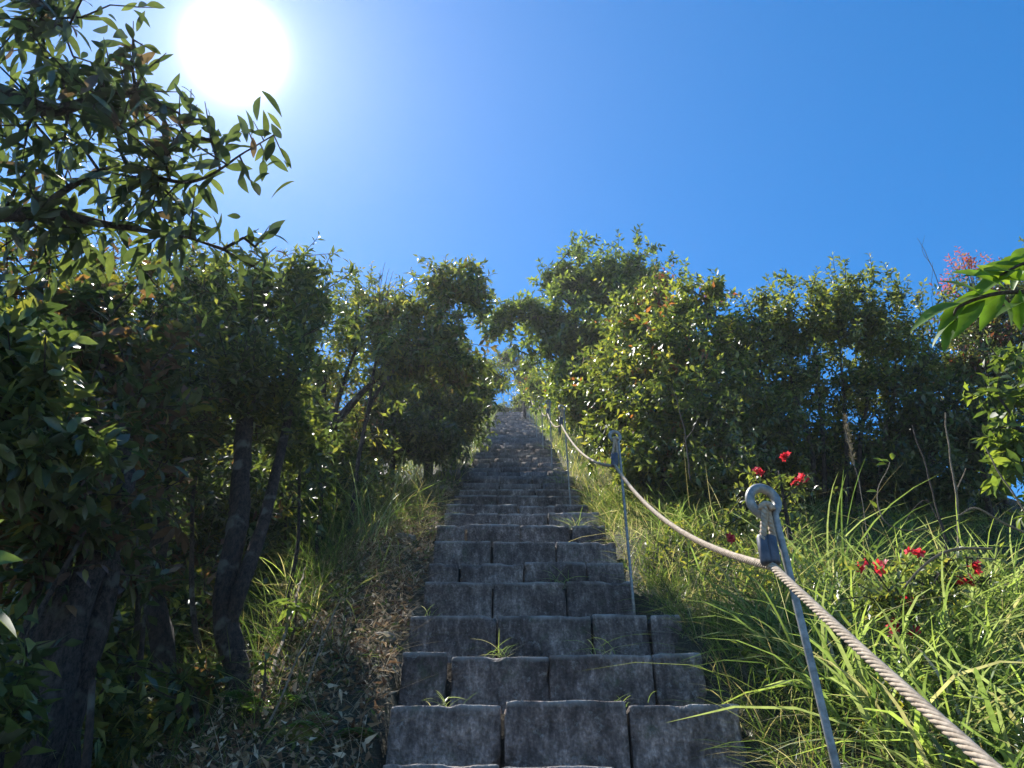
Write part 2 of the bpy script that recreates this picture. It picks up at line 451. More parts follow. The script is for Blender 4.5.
GREEN_D = [((.04, .068, .03), 3), ((.065, .10, .04), 4), ((.10, .14, .045), 3), ((.17, .19, .055), 1.3)]
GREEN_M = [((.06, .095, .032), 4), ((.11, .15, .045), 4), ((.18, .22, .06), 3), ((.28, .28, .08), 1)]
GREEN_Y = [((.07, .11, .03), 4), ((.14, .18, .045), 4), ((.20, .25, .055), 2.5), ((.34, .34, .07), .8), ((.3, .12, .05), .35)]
RUSTY = [((.045, .075, .03), 4), ((.08, .11, .04), 3), ((.11, .065, .045), 2.5), ((.15, .15, .03), 1)]
def pick(pal, n):
    c = np.array([p[0] for p in pal]); w = np.array([p[1] for p in pal], float); w /= w.sum()
    return c[rng.choice(len(pal), n, p=w)]

TIPS = 1.25
def tips_in(clumps):
    out = []
    for (c, r, n) in clumps:
        c = np.array(c); r = np.array(r)
        n = max(2, int(n * TIPS)); r = r * 1.22
        v = unit(rng.normal(size=(n * 3, 3))); u = rng.random(n * 3) ** (1 / 2.0)
        p = v * u[:, None]
        lump = 0.78 + 0.3 * np.sin(v[:, 0] * 5.1 + c[0] * 7) * np.sin(v[:, 2] * 6.3 + c[2] * 5) + .12 * np.sin(v[:, 1] * 11 + c[1])
        p = p * lump[:, None]
        w = c + p * r
        s = 2.6 / max(0.35, r.mean())
        g = np.sin(w[:, 0] * s * 2.1 + c[2]) + np.sin(w[:, 1] * s * 2.3 + 1) + np.sin(w[:, 2] * s * 2.5 + c[0])
        keep = g > -.7
        w = w[keep][:n]
        w = w + rng.normal(size=w.shape) * r * .13
        m = max(2, int(n * .22)); v = unit(rng.normal(size=(m, 3)) + np.array([0, 0, .7]))
        w = np.concatenate([w, c + v * r * rng.uniform(1.0, 1.5, m)[:, None]])
        out.append(w)
    return np.concatenate(out)

def twigs_leaves(mb, T, Dr, nl, tw, L, W, pal, lod=0, droop=0.25, spread=1.0, up=0.25, fresh=None, curv=.25, jl=.3):
    """nl leaves round each twig tip T with direction Dr"""
    n = len(T)
    if n == 0: return
    Dr = unit(unit(Dr) + np.array([0, 0, up]) + rng.normal(size=(n, 3)) * .2)
    ref = unit(np.cross(Dr, rng.normal(size=(n, 3)))); ref2 = np.cross(Dr, ref)
    tcol = pick(pal, n)
    for i in range(nl):
        s = (i + rng.random(n) * .8) / nl
        ph = i * 2.4 + rng.random(n) * .7
        out = ref * np.cos(ph)[:, None] + ref2 * np.sin(ph)[:, None]
        ang = (1.25 - 0.75 * s) * spread
        d = out * np.sin(ang)[:, None] + Dr * np.cos(ang)[:, None]
        d[:, 2] -= droop * (0.4 + rng.random(n))
        d = unit(d + rng.normal(size=(n, 3)) * .15)
        P = T + Dr * ((s - .75) * tw)[:, None] + out * .004
        nn = unit(np.array([0, 0, 1.0]) + 0.55 * Dr + rng.normal(size=(n, 3)) * .55)
        c = np.where(rng.random(n)[:, None] < .55, tcol, pick(pal, n))
        c = c * (0.8 + 0.45 * rng.random(n))[:, None]
        if fresh is not None and i >= nl - 2:
            f = (rng.random(n) < fresh[1])[:, None]
            c = np.where(f, np.array(fresh[0]) * (0.8 + .4 * rng.random(n))[:, None], c)
        LL = L * 1.08 * (1 - jl + 2 * jl * rng.random(n)) * (1.0 - .25 * s)
        leaves(mb, P, d, nn, LL, W * LL / L * (0.85 + .3 * rng.random(n)), c, lod, curv)

def smooth_path(pts, k=6):
    """Catmull-Rom through (pos, r)"""
    P = [Vector(p) for p, r in pts]; Rr = [r for p, r in pts]; out = []
    for i in range(len(P) - 1):
        p0 = P[max(i - 1, 0)]; p1 = P[i]; p2 = P[i + 1]; p3 = P[min(i + 2, len(P) - 1)]
        for j in range(k):
            t = j / k
            q = 0.5 * ((2 * p1) + (p2 - p0) * t + (2 * p0 - 5 * p1 + 4 * p2 - p3) * t * t + (3 * p1 - 3 * p2 + p3 - p0) * t ** 3)
            out.append((q, Rr[i] * (1 - t) + Rr[i + 1] * t))
    out.append((P[-1], Rr[-1])); return out

def tree(name, label, cat, trunks, clumps, group=None, pal=GREEN_D, nl=9, tw=0.2, L=.07, W=.028, lod=0, dens=1.0, leafmat='leaf',
         barkmat='bark', droop=.25, up=.25, fresh=None, rt=0.0022, step=.16, bend=.06, spread=1.0, curv=.25, wander=0.02, crown_name='crown', side=0.7):
    """trunks: polylines of (point, radius); clumps: (centre, radii, number of twigs)"""
    base = Vector(trunks[0][0][0])
    root = empty(name, base, label, cat, group)
    nodes = []; par = []; fixed = []
    tb = MB()
    for ti, tr in enumerate(trunks):
        sp = smooth_path(tr, 8)
        sp = [(p + Vector((noise.noise(p * 2.3 + Vector((ti, 0, 0))), noise.noise(p * 2.3 + Vector((9, ti, 0))), 0)) * wander, r) for p, r in sp]
        tb.tube([p for p, r in sp], [r for p, r in sp], 10 if sp[0][1] > .03 else 7, True, 0.28 if sp[0][1] > .03 else .1, ti + base.x)
        for j, (p, r) in enumerate(sp):
            if j < len(sp) * (0.3 if ti == 0 else 0.1) : continue
            nodes.append(np.array(p)); par.append(-1); fixed.append(r)
    T = tips_in([(c, r, n_ * dens) for c, r, n_ in clumps])
    tn = np.array(nodes)
    dist = np.min(np.linalg.norm(T[:, None] - tn[None], axis=2), axis=1)
    T = T[np.argsort(dist)]
    cap = len(nodes) + int(sum(2 + d_ / step * 1.4 for d_ in np.sort(dist))) + len(T) * 4 + 50
    arr = np.zeros((cap, 3)); cost = np.zeros(cap); cnt = len(nodes); arr[:cnt] = tn
    par = par + [0] * (cap - cnt); fixed = fixed + [0] * (cap - cnt)
    term = []; tdir = []
    for t in T:
        dd = np.linalg.norm(arr[:cnt] - t, axis=1)
        j = int(np.argmin(dd + cost[:cnt] * 0.30)); d0 = dd[j]
        m = max(1, int(d0 / step)); a = arr[j].copy(); last = j
        sag = np.array([0, 0, -bend * d0]) ; jit = rng.normal(size=3) * bend * d0 * .7
        if cnt + m >= cap: break
        prev = a
        for q in range(1, m + 1):
            s = q / m; p = a * (1 - s) + t * s + (sag + jit) * math.sin(math.pi * s) + (rng.normal(size=3) * 0.012 if q < m else 0)
            arr[cnt] = p; par[cnt] = last; cost[cnt] = cost[last] + d0 / m; last = cnt; prev2 = prev; prev = p; cnt += 1
        term.append(last); tdir.append(arr[last] - arr[par[last]] if par[last] >= 0 else np.array([0, 0, 1.]))
    nd = np.zeros(cnt); nd[term] = 1
    for i in range(cnt - 1, -1, -1):
        if fixed[i] == 0 and fixed[par[i]] == 0: nd[par[i]] += nd[i]
    rad = np.array([fixed[i] if fixed[i] else rt * max(1, nd[i]) ** 0.47 for i in range(cnt)])
    idx = np.array([i for i in range(cnt) if fixed[i] == 0])
    pa = np.array([par[i] for i in idx])
    rb = rad[idx]; ra = np.minimum(rad[pa], rb * 1.35)
    edges_tube(tb, arr[pa], arr[idx], ra, rb, 5)
    # short bare ends carry the leaves
    T2 = arr[term]; D2 = np.array(tdir)
    Du = unit(unit(D2) + np.array([0, 0, up]))
    edges_tube(tb, T2, T2 + Du * tw * .25, np.full(len(T2), rt), np.full(len(T2), rt * .5), 4)
    tb.build('trunk', M[barkmat], root)
    mb = MB()
    if side:
        sidx = np.array([par[t] for t in term if fixed[par[t]] == 0 and rng.random() < side])
        if len(sidx):
            T2 = np.concatenate([T2, arr[sidx]]); D2 = np.concatenate([D2, rng.normal(size=(len(sidx), 3))])
    twigs_leaves(mb, T2, D2, nl, tw, L, W, pal, lod, droop, spread, up, fresh, curv)
    mb.build(crown_name, M[leafmat], root)
    return root

def cl(px, py, d, rpx, rpy, n, dep=1.0):      # a clump seen at (px,py) standing at distance d
    p = Q(px, py, d); z = p.y * CP + p.z * SP; k = z / F
    return (p, (rpx * k, rpx * k * dep, rpy * k), n)
def tp(px, py, d, r): return (Q(px, py, d), r)
def root_at(px, py, d, r, sink=0.15):          # the foot of a trunk, on the ground under that line
    p = Q(px, py, d); return (Vector((p.x, d, ground(p.x, d) - sink)), r)

# --- overhanging tree at the upper left
tree('overhanging_tree', 'dark tree at the left edge reaching its leafy boughs across the sky below the sun', 'tree',
     [[(on(-3.1, 2.3, -.2), .12), (Vector((-3.0, 2.25, 1.6)), .10), (Z(-170, 330, 2.9), .07), (Z(-60, 232, 2.75), .04), (Z(40, 212, 2.6), .024), (Z(110, 226, 2.55), .012), (Z(190, 238, 2.5), .004)],
      [(Z(-170, 330, 2.9), .06), (Z(-110, 180, 2.8), .045), (Z(-30, 95, 2.7), .03), (Z(50, 112, 2.6), .022), (Z(105, 90, 2.55), .010)],
      [(Z(-110, 180, 2.8), .04), (Z(-90, 60, 2.9), .03), (Z(-20, -10, 2.8), .02), (Z(60, 10, 2.7), .01)],
      [(Z(40, 212, 2.6), .014), (Z(110, 170, 2.55), .010), (Z(185, 180, 2.5), .006), (Z(245, 150, 2.45), .003), (Z(278, 132, 2.45), .002)]],
     [(Z(40, 30, 2.75), (.22, .25, .14), 45), (Z(100, 45, 2.6), (.13, .2, .12), 22), (Z(20, 110, 2.7), (.26, .28, .16), 55), (Z(110, 115, 2.6), (.16, .22, .12), 30), (Z(165, 145, 2.5), (.12, .2, .09), 20),
      (Z(60, 170, 2.6), (.28, .28, .13), 55), (Z(150, 195, 2.55), (.2, .2, .10), 32), (Z(222, 205, 2.5), (.12, .14, .09), 26), (Z(190, 120, 2.5), (.07, .1, .05), 12), (Z(140, 70, 2.55), (.07, .1, .06), 12), (Z(262, 140, 2.45), (.035, .05, .02), 3), (Z(50, 235, 2.7), (.3, .25, .10), 50),
      (Z(170, 238, 2.6), (.16, .2, .05), 18), (Z(235, 245, 2.55), (.09, .12, .03), 9), (Z(-60, 60, 2.9), (.3, .3, .25), 20), (Z(-80, 220, 2.9), (.35, .35, .25), 25), (Z(130, 80, 2.6), (.08, .1, .08), 8)],
     pal=[((.035, .06, .03), 4), ((.055, .085, .04), 4), ((.085, .12, .045), 2.5), ((.08, .06, .055), .6)], nl=6, tw=.24, L=.085, W=.026, lod=2, side=.0, dens=.4, droop=.4, up=.05, rt=.0026, step=.1, spread=.95, curv=.3)

# --- left side trees
tree('mottled_trunk_tree', 'thick tree with mottled grey bark at the bottom left corner under reddish green foliage', 'tree',
     [[root_at(30, 800, 2.5, .075), tp(44, 730, 2.5, .07), tp(58, 650, 2.5, .062), tp(92, 570, 2.55, .05), tp(125, 480, 2.6, .035), tp(120, 400, 2.7, .02)],
      [root_at(-12, 800, 2.45, .06), tp(0, 740, 2.45, .055), tp(30, 650, 2.45, .042), tp(60, 590, 2.5, .035), tp(70, 500, 2.6, .025), tp(60, 400, 2.7, .015)],
      [root_at(68, 800, 2.6, .05), tp(66, 740, 2.6, .045), tp(84, 660, 2.6, .04), tp(108, 560, 2.6, .03), tp(95, 470, 2.7, .02), tp(85, 380, 2.8, .012)],
      [root_at(-40, 800, 2.4, .02), tp(-20, 740, 2.4, .016), tp(22, 640, 2.4, .012), tp(46, 560, 2.4, .009), tp(60, 480, 2.5, .005)],
      [root_at(10, 800, 2.3, .014), tp(16, 740, 2.3, .012), tp(24, 650, 2.3, .010), tp(64, 570, 2.35, .008), tp(100, 500, 2.4, .004)]],
     [cl(40, 330, 2.8, 90, 55, 150), cl(110, 330, 2.9, 60, 55, 110), cl(30, 430, 2.7, 80, 60, 150), cl(115, 430, 2.8, 60, 60, 110), cl(60, 510, 2.4, 70, 45, 130), cl(40, 440, 2.3, 60, 50, 110), cl(120, 560, 2.9, 50, 40, 60), cl(10, 560, 2.4, 40, 40, 50), cl(-60, 380, 2.8, 70, 100, 60), cl(150, 375, 2.9, 30, 40, 40)],
     pal=RUSTY, nl=8, tw=.15, L=.075, W=.028, lod=1, barkmat='bark_pale', rt=.002, droop=.3, fresh=((.2, .12, .06), .2), dens=.68)
tree('lichen_trunk_tree', 'slim straight tree with pale lichen patches, between the mottled trunk and the crooked one', 'tree',
     [[root_at(182, 800, 3.3, .06), tp(178, 768, 3.3, .057), tp(160, 640, 3.3, .05), tp(155, 560, 3.35, .045), tp(170, 440, 3.5, .033), tp(175, 340, 3.6, .015)],
      [tp(155, 540, 3.35, .03), tp(120, 450, 3.5, .02), tp(100, 360, 3.6, .01)]],
     [cl(180, 300, 3.7, 45, 40, 150), cl(140, 340, 3.7, 50, 50, 150), cl(200, 370, 3.6, 45, 55, 150), cl(95, 300, 3.9, 55, 45, 120), cl(160, 430, 3.3, 60, 45, 150), cl(150, 500, 3.5, 40, 40, 80), cl(215, 280, 3.9, 22, 22, 40)],
     pal=GREEN_D + [((.13, .1, .05), 1)], nl=9, tw=.17, L=.06, W=.022, rt=.002, fresh=((.2, .2, .05), .3), up=.5, dens=.68)
tree('crooked_trunk_tree', 'crooked dark brown trunk rising to a pointed leafy crown left of the stairs', 'tree',
     [[root_at(222, 800, 3.0, .075), tp(224, 768, 3.0, .06), tp(240, 690, 3.0, .055), tp(224, 610, 3.05, .05), tp(240, 500, 3.15, .046), tp(248, 400, 3.3, .036), tp(250, 320, 3.4, .018)],
      [tp(226, 640, 3.05, .03), tp(240, 590, 3.03, .034), tp(262, 520, 3.15, .03), tp(285, 430, 3.3, .022), tp(300, 340, 3.4, .01)]],
     [cl(240, 330, 3.5, 55, 45, 190), cl(300, 310, 3.5, 35, 50, 150), cl(300, 275, 3.5, 16, 26, 45), cl(210, 290, 3.7, 40, 25, 60), cl(255, 285, 3.6, 25, 22, 50), cl(260, 380, 3.2, 65, 45, 230), cl(290, 440, 3.5, 40, 40, 90), cl(190, 400, 3.5, 40, 40, 60)],
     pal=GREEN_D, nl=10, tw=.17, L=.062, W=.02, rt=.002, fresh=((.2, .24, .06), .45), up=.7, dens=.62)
tree('forked_tree', 'low forked tree leaning towards the stairs, its dark limbs spreading above tall grass', 'tree',
     [[root_at(262, 560, 5.7, .055), tp(285, 500, 5.7, .05), tp(312, 455, 5.7, .045), tp(350, 405, 5.8, .035), tp(395, 365, 5.9, .015)],
      [tp(300, 475, 5.7, .035), tp(322, 420, 5.8, .028), tp(325, 360, 5.9, .012)],
      [tp(330, 430, 5.7, .03), tp(345, 380, 5.9, .02), tp(365, 330, 6, .01)]],
     [cl(350, 330, 6, 45, 38, 190), cl(395, 345, 6, 40, 32, 140), cl(330, 375, 5.9, 45, 28, 110), cl(370, 300, 6.2, 30, 18, 55), cl(420, 372, 6, 30, 20, 45)],
     pal=GREEN_M, nl=10, tw=.17, L=.062, W=.022, rt=.002, fresh=((.22, .22, .06), .35), up=.4, dens=.6)
tree('airy_topped_tree', 'tree with an airy crown of drooping leaves beside the gap above the stairs', 'tree',
     [[root_at(360, 460, 5.6, .02), tp(366, 420, 5.6, .018), tp(392, 375, 5.6, .016), tp(430, 330, 5.6, .012), tp(462, 288, 5.6, .006)],
      [tp(366, 420, 5.6, .016), tp(378, 350, 5.6, .012), tp(392, 295, 5.7, .006)]],
     [cl(465, 285, 5.5, 20, 24, 75), cl(480, 300, 5.5, 12, 22, 35), cl(432, 290, 5.5, 24, 18, 75), cl(405, 310, 5.5, 28, 22, 100), cl(440, 335, 5.5, 36, 26, 150), cl(470, 262, 5.5, 9, 10, 14), cl(400, 355, 5.5, 36, 28, 150), cl(455, 365, 5.5, 34, 22, 120), cl(378, 320, 5.6, 18, 14, 40)],
     pal=GREEN_M + [((.16, .13, .07), 1)], nl=9, tw=.18, L=.08, W=.028, rt=.0022, droop=.5, up=.25, leafmat='leaf', dens=.55)
tree('shaded_bush', 'dense dark bush leaning over the left edge of the upper stairs', 'bush',
     [[root_at(430, 450, 8.0, .06), tp(430, 430, 8.0, .05), tp(435, 400, 8.1, .03)], [root_at(395, 460, 7.5, .04), tp(395, 430, 7.6, .03), tp(385, 400, 7.8, .02)], [root_at(455, 430, 8.8, .04), tp(460, 405, 8.9, .02)]],
     [cl(430, 395, 8.2, 45, 30, 260), cl(385, 405, 7.8, 36, 36, 200), cl(465, 385, 8.8, 26, 22, 130), cl(462, 415, 8.8, 24, 20, 110), cl(415, 430, 8, 34, 20, 120), cl(405, 435, 7.6, 26, 22, 120), cl(435, 442, 7.4, 26, 16, 120), cl(450, 432, 9, 26, 14, 110), cl(468, 425, 10.5, 14, 14, 80)],
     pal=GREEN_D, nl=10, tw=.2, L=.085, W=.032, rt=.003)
tree('round_far_shrub', 'small round brownish green shrub overhanging the far left post', 'bush',
     [[root_at(488, 410, 14, .05), tp(490, 395, 14, .04), tp(492, 380, 14, .02)]],
     [cl(490, 378, 14, 14, 13, 120), cl(476, 392, 13.5, 16, 14, 110), cl(480, 368, 14.5, 9, 8, 40)], pal=GREEN_M + [((.2, .12, .06), 1.5)], nl=10, tw=.22, L=.1, W=.04, rt=.004)
# bare twigs against the sky
def bare_twigs(name, label, specs, mat='twig', cat='twigs', group=None):
    mb = MB(); base = Vector(specs[0][0][0])
    for pts in specs:
        sp = smooth_path(pts, 5); mb.tube([p + Vector((noise.noise(p * 8), 0, noise.noise(p * 8 + Vector((5, 0, 0))))) * .012 for p, r in sp], [r for p, r in sp], 5, False)
    o = mb.build(name, M[mat]); return tag(o, label, cat, group)
bt = []
for k in range(7):
    a = tp(378 + random.uniform(-3, 3), 318, 5.6, .007)
    e = (372 + k * 4.3, 262 + abs(k - 3) * 6 + random.uniform(-4, 4))
    bt.append([a, tp((a[0].x * 0 + 378 + e[0]) / 2 + random.uniform(-2, 2), 292, 5.6, .004), tp(e[0], e[1], 5.6, .0015)])
bare_twigs('bare_sapling', 'leafless grey twigs sticking up from the bushes against the sky', bt, cat='bare sapling')

for lb, pts, clp in [
    ('very thin sapling leaning right between the slim lichen trunk and the crooked trunk', [(205, 800, 3.6, .018), (204, 680, 3.6, .016), (190, 560, 3.7, .013), (205, 420, 3.9, .008)], [(205, 400, 3.9, 26, 24, 30)]),
    ('thin sapling just right of the crooked trunk, curving over the dry bank', [(275, 700, 3.6, .014), (280, 620, 3.6, .012), (298, 540, 3.7, .009), (300, 450, 3.9, .006)], [(300, 440, 3.9, 24, 24, 30)]),
    ('thin bare stemmed sapling beside the tangled stems at the left', [(135, 800, 3.0, .016), (128, 700, 3.0, .014), (140, 600, 3.0, .011), (132, 490, 3.1, .007)], [(130, 480, 3.1, 24, 20, 22)]),
    ('thin sapling below the forked tree with a few upright shoots', [(318, 560, 5.0, .016), (320, 500, 5.0, .014), (312, 430, 5.1, .009)], [(312, 410, 5.1, 22, 22, 36)])]:
    tree('sapling', lb, 'sapling', [[root_at(*pts[0])] + [tp(*p) for p in pts[1:]]], [cl(*c) for c in clp], group='thin saplings in the shade on the left', pal=GREEN_M, nl=8, tw=.16, L=.065, W=.024, rt=.002, up=.5)
# understory behind the left trunks
us = [(70, 640, 2.9, 40, 40, 34), (120, 720, 2.9, 40, 30, 36), (192, 700, 3.0, 24, 26, 20), (-10, 720, 2.1, 30, 50, 20), (60, 600, 4.6, 90, 60, 190), (160, 560, 5.0, 70, 60, 190), (250, 520, 5.2, 55, 60, 170), (330, 480, 6.3, 45, 50, 190), (20, 470, 4.8, 90, 70, 230), (120, 470, 5.4, 80, 60, 220), (210, 450, 6, 70, 55, 230),
      (300, 420, 7, 60, 45, 230), (10, 690, 3.6, 70, 60, 120), (110, 660, 4.0, 60, 40, 110), (200, 640, 4.4, 45, 40, 110), (60, 380, 6, 110, 60, 230), (372, 430, 8.2, 30, 26, 120)]
for i, (px, py, d, rx, ry, n) in enumerate(us):
    q = Q(px, py, d)
    names = ['small dark bush in front of the tangled stems at the left', 'low leafy plant at the bottom between the tangled stems and the lichen trunk', 'little leafy plant between the lichen trunk and the crooked trunk', 'dark leaves in the very bottom left corner in front of the stems', 'low dark shrub beside the foot of the mottled trunk', 'dark shrub seen between the mottled trunk and the slim lichen trunk', 'shaded shrub right behind the crooked trunk', 'shrub in the shade left of the tall grass clump',
             'large shaded shrub behind the mottled tree at the left edge', 'shaded shrub behind the slim lichen trunk', 'shrub behind the upper half of the crooked trunk', 'dim shrub under the forked tree',
             'lowest shrub in the bottom left corner', 'small leafy shrub low behind the mottled trunk', 'small shrub low between the two slim trunks', 'tall shrub forming the green backdrop at the far left', 'shrub between the forked tree and the dark bush by the stairs']
    g = ground(q.x, d)
    tree('understory_shrub', names[i], 'shrub',
         [[(Vector((q.x, d, g - .1)), .03), (Vector((q.x + .05, d, (g + q.z) / 2)), .022), (q, .012)], [(Vector((q.x + .1, d, g - .1)), .02), (Vector((q.x + .3, d, (g + q.z) / 2)), .015), (q + Vector((.25, 0, .1)), .008)]],
         [cl(px, py, d, rx * 1.05, ry * 1.1, int(n * 1.25)), cl(px + rx * .3, py + ry * .8, d, rx * .8, ry * .7, int(n * .7)), cl(px - rx * .4, py + ry * .8, d, rx * .6, ry * .6, int(n * .4))], group='shrubs in the shade left of the stairs',
         pal=[GREEN_D, GREEN_M, RUSTY][i % 3], nl=9, tw=.2, L=.075 + .012 * (i % 3), W=.03, rt=.0025)

# --- right side
tree('spreading_tree', 'large spreading tree with a bright green top and a branch reaching left over the stairs', 'tree',
     [[root_at(612, 440, 9, .12), tp(610, 400, 9, .11), tp(600, 350, 9, .08), tp(585, 318, 9, .05), tp(560, 290, 9, .02)],
      [tp(606, 370, 9, .07), tp(630, 320, 9, .05), tp(640, 285, 9.2, .02)],
      [tp(600, 345, 9, .05), tp(560, 322, 8.8, .035), tp(520, 318, 8.6, .02), tp(497, 322, 8.5, .008)],
      [tp(585, 318, 9, .03), tp(560, 297, 8.9, .018), tp(540, 283, 8.8, .006)]],
     [cl(575, 278, 9, 26, 10, 110), cl(608, 276, 9.1, 34, 15, 160), cl(635, 285, 9.2, 36, 22, 170), cl(595, 292, 9, 40, 14, 150), cl(560, 335, 8.9, 32, 26, 210), cl(600, 345, 9, 52, 32, 330), cl(545, 318, 8.8, 26, 14, 90), cl(505, 318, 8.6, 22, 12, 60), cl(493, 332, 8.5, 9, 8, 14),
      cl(640, 330, 9.1, 40, 34, 230), cl(550, 283, 8.8, 8, 7, 12), cl(520, 305, 8.7, 10, 8, 16), cl(580, 375, 9, 40, 18, 120)],
     pal=[((.045, .08, .026), 3), ((.1, .15, .045), 4), ((.18, .24, .06), 3)], nl=10, tw=.22, dens=.72, L=.10, W=.042, rt=.003, fresh=((.2, .27, .06), .4), up=.45)
tree('yellowish_bush', 'yellow green bush along the right edge of the upper stairs', 'bush',
     [[root_at(585, 440, 10, .05), tp(585, 420, 10, .04), tp(580, 395, 10, .02)], [root_at(560, 430, 12, .04), tp(558, 405, 12, .02)]],
     [cl(575, 395, 10.5, 32, 18, 190), cl(545, 388, 12.5, 20, 14, 120), cl(590, 410, 9.5, 26, 14, 110)],
     pal=GREEN_Y, nl=9, tw=.2, L=.09, W=.038, rt=.003)
tree('skyline_tree', 'small far tree silhouetted in the gap above the end of the stairs', 'tree',
     [[root_at(524, 400, 19, .06), tp(524, 395, 19, .05), tp(516, 375, 19, .03), tp(508, 362, 19, .012)]],
     [cl(508, 358, 19, 9, 9, 70), cl(524, 372, 19, 12, 12, 110), cl(532, 390, 18, 14, 12, 110)], pal=GREEN_M, nl=9, tw=.25, L=.11, W=.045, rt=.004)
tree('summit_scrub', 'dark scrub closing off the top end of the stairs', 'bush',
     [[(on(.2, 25.5, -.1), .05), (on(.2, 25.5, .5), .03)], [(on(-1.2, 25.5, -.1), .05), (on(-1.2, 25.5, .6), .03)], [(on(1.8, 25, -.1), .05), (on(1.8, 25, .8), .03)]],
     [(on(.5, 25.8, .75), (.7, .6, .7), 200), (on(-.5, 25.8, .55), (.8, .6, .5), 150), (on(-1.4, 25.6, .8), (.8, .6, .8), 160), (on(1.8, 25, .9), (1.0, .8, .9), 220)], pal=GREEN_M, nl=9, tw=.22, L=.1, W=.04, rt=.004)
tree('sunlit_shrub', 'broad sunlit shrub with yellow green glossy leaves behind the second rail post', 'shrub',
     [[root_at(660, 500, 6.0, .04), tp(665, 450, 6.0, .03), tp(660, 390, 6.1, .02), tp(665, 330, 6.2, .01)], [root_at(630, 480, 6.6, .03), tp(625, 430, 6.6, .02), tp(620, 380, 6.7, .012)], [root_at(700, 500, 5.8, .03), tp(705, 440, 5.8, .02), tp(700, 350, 5.9, .012), tp(712, 300, 6, .006)]],
     [cl(650, 385, 6.1, 50, 34, 260), cl(690, 360, 6.0, 50, 38, 260), cl(620, 400, 6.7, 34, 32, 200), cl(660, 440, 5.9, 50, 32, 220), cl(700, 420, 5.7, 44, 40, 220), cl(640, 330, 6.6, 42, 24, 150), cl(685, 310, 6.3, 32, 18, 90), cl(716, 288, 6, 7, 14, 14), cl(735, 345, 6, 26, 30, 100), cl(640, 470, 5.8, 30, 20, 60), cl(700, 475, 5.4, 34, 24, 80), cl(610, 440, 6.8, 20, 22, 60)],
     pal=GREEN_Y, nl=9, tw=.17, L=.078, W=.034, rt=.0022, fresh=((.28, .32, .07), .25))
tree('copper_leaved_sapling', 'slender sapling with drooping brownish red leaves rising above the sunlit shrub', 'sapling',
     [[root_at(668, 480, 6.9, .03), tp(668, 400, 6.9, .022), tp(664, 300, 7, .010), tp(664, 268, 7, .004)]],
     [cl(662, 285, 7, 10, 15, 14), cl(650, 300, 7, 14, 14, 22), cl(622, 322, 7, 14, 12, 18), cl(634, 350, 7, 12, 12, 16), cl(716, 290, 6.2, 10, 12, 12)], pal=[((.25, .07, .04), 3), ((.2, .15, .06), 2), ((.1, .12, .04), 2)], nl=7, tw=.2, L=.1, W=.03, droop=.9, rt=.003)
tree('many_stemmed_shrub', 'wide rounded shrub on many thin dark stems with sky showing through', 'shrub',
     [[root_at(790 + 16 * k, 520, 5.4 + .12 * (k % 3), .022), tp(788 + 18 * k + 6 * (k % 2), 450, 5.4, .018), tp(765 + 26 * k, 380, 5.4, .011), tp(755 + 28 * k, 320, 5.4, .005)] for k in range(7)],
     [cl(780, 335, 5.5, 44, 34, 210), cl(830, 320, 5.4, 48, 30, 230), cl(885, 335, 5.4, 40, 36, 210), cl(750, 385, 5.6, 34, 34, 130), cl(860, 385, 5.5, 56, 24, 160), cl(800, 390, 5.5, 40, 26, 120), cl(845, 288, 5.4, 22, 10, 18), cl(915, 370, 5.3, 26, 34, 100),
      cl(765, 298, 5.5, 14, 10, 12), cl(820, 290, 5.4, 10, 12, 10), cl(830, 440, 5.6, 50, 22, 110), cl(780, 470, 5.5, 36, 20, 70)],
     pal=GREEN_M + [((.16, .2, .03), 2)], nl=9, tw=.14, L=.055, W=.022, rt=.002, fresh=((.26, .28, .06), .35), up=.6)
tree('twiggy_shrub', 'small twiggy shrub with dull leaves between the sunlit shrub and the red flowers', 'shrub',
     [[root_at(740, 510, 5.0, .02), tp(738, 460, 5.0, .014), tp(732, 400, 5.0, .007)], [root_at(756, 510, 5.0, .018), tp(764, 455, 5.0, .012), tp(770, 400, 5.1, .007)]],
     [cl(745, 425, 5.1, 36, 36, 200), cl(740, 475, 5.0, 36, 24, 120), cl(775, 440, 5.3, 28, 30, 100)], pal=GREEN_D + GREEN_M, nl=9, tw=.15, L=.06, W=.024, rt=.002)
tree('dark_backing_shrub', 'deep shaded shrub behind the dry stalks at the right', 'shrub',
     [[root_at(930, 540, 5.3, .04), tp(930, 470, 5.3, .03), tp(935, 400, 5.3, .015)], [root_at(880, 530, 5.6, .03), tp(885, 470, 5.6, .02), tp(890, 430, 5.6, .01)], [root_at(990, 540, 5.0, .03), tp(985, 470, 5, .02), tp(985, 410, 5, .01)]],
     [cl(930, 420, 5.4, 55, 40, 300), cl(870, 470, 5.7, 50, 36, 230), cl(985, 440, 5.2, 50, 50, 260), cl(930, 490, 5.3, 60, 34, 240), cl(800, 490, 5.9, 40, 36, 180), cl(820, 450, 6.2, 36, 26, 90)],
     pal=GREEN_D, nl=9, tw=.16, L=.062, W=.026, rt=.0022)
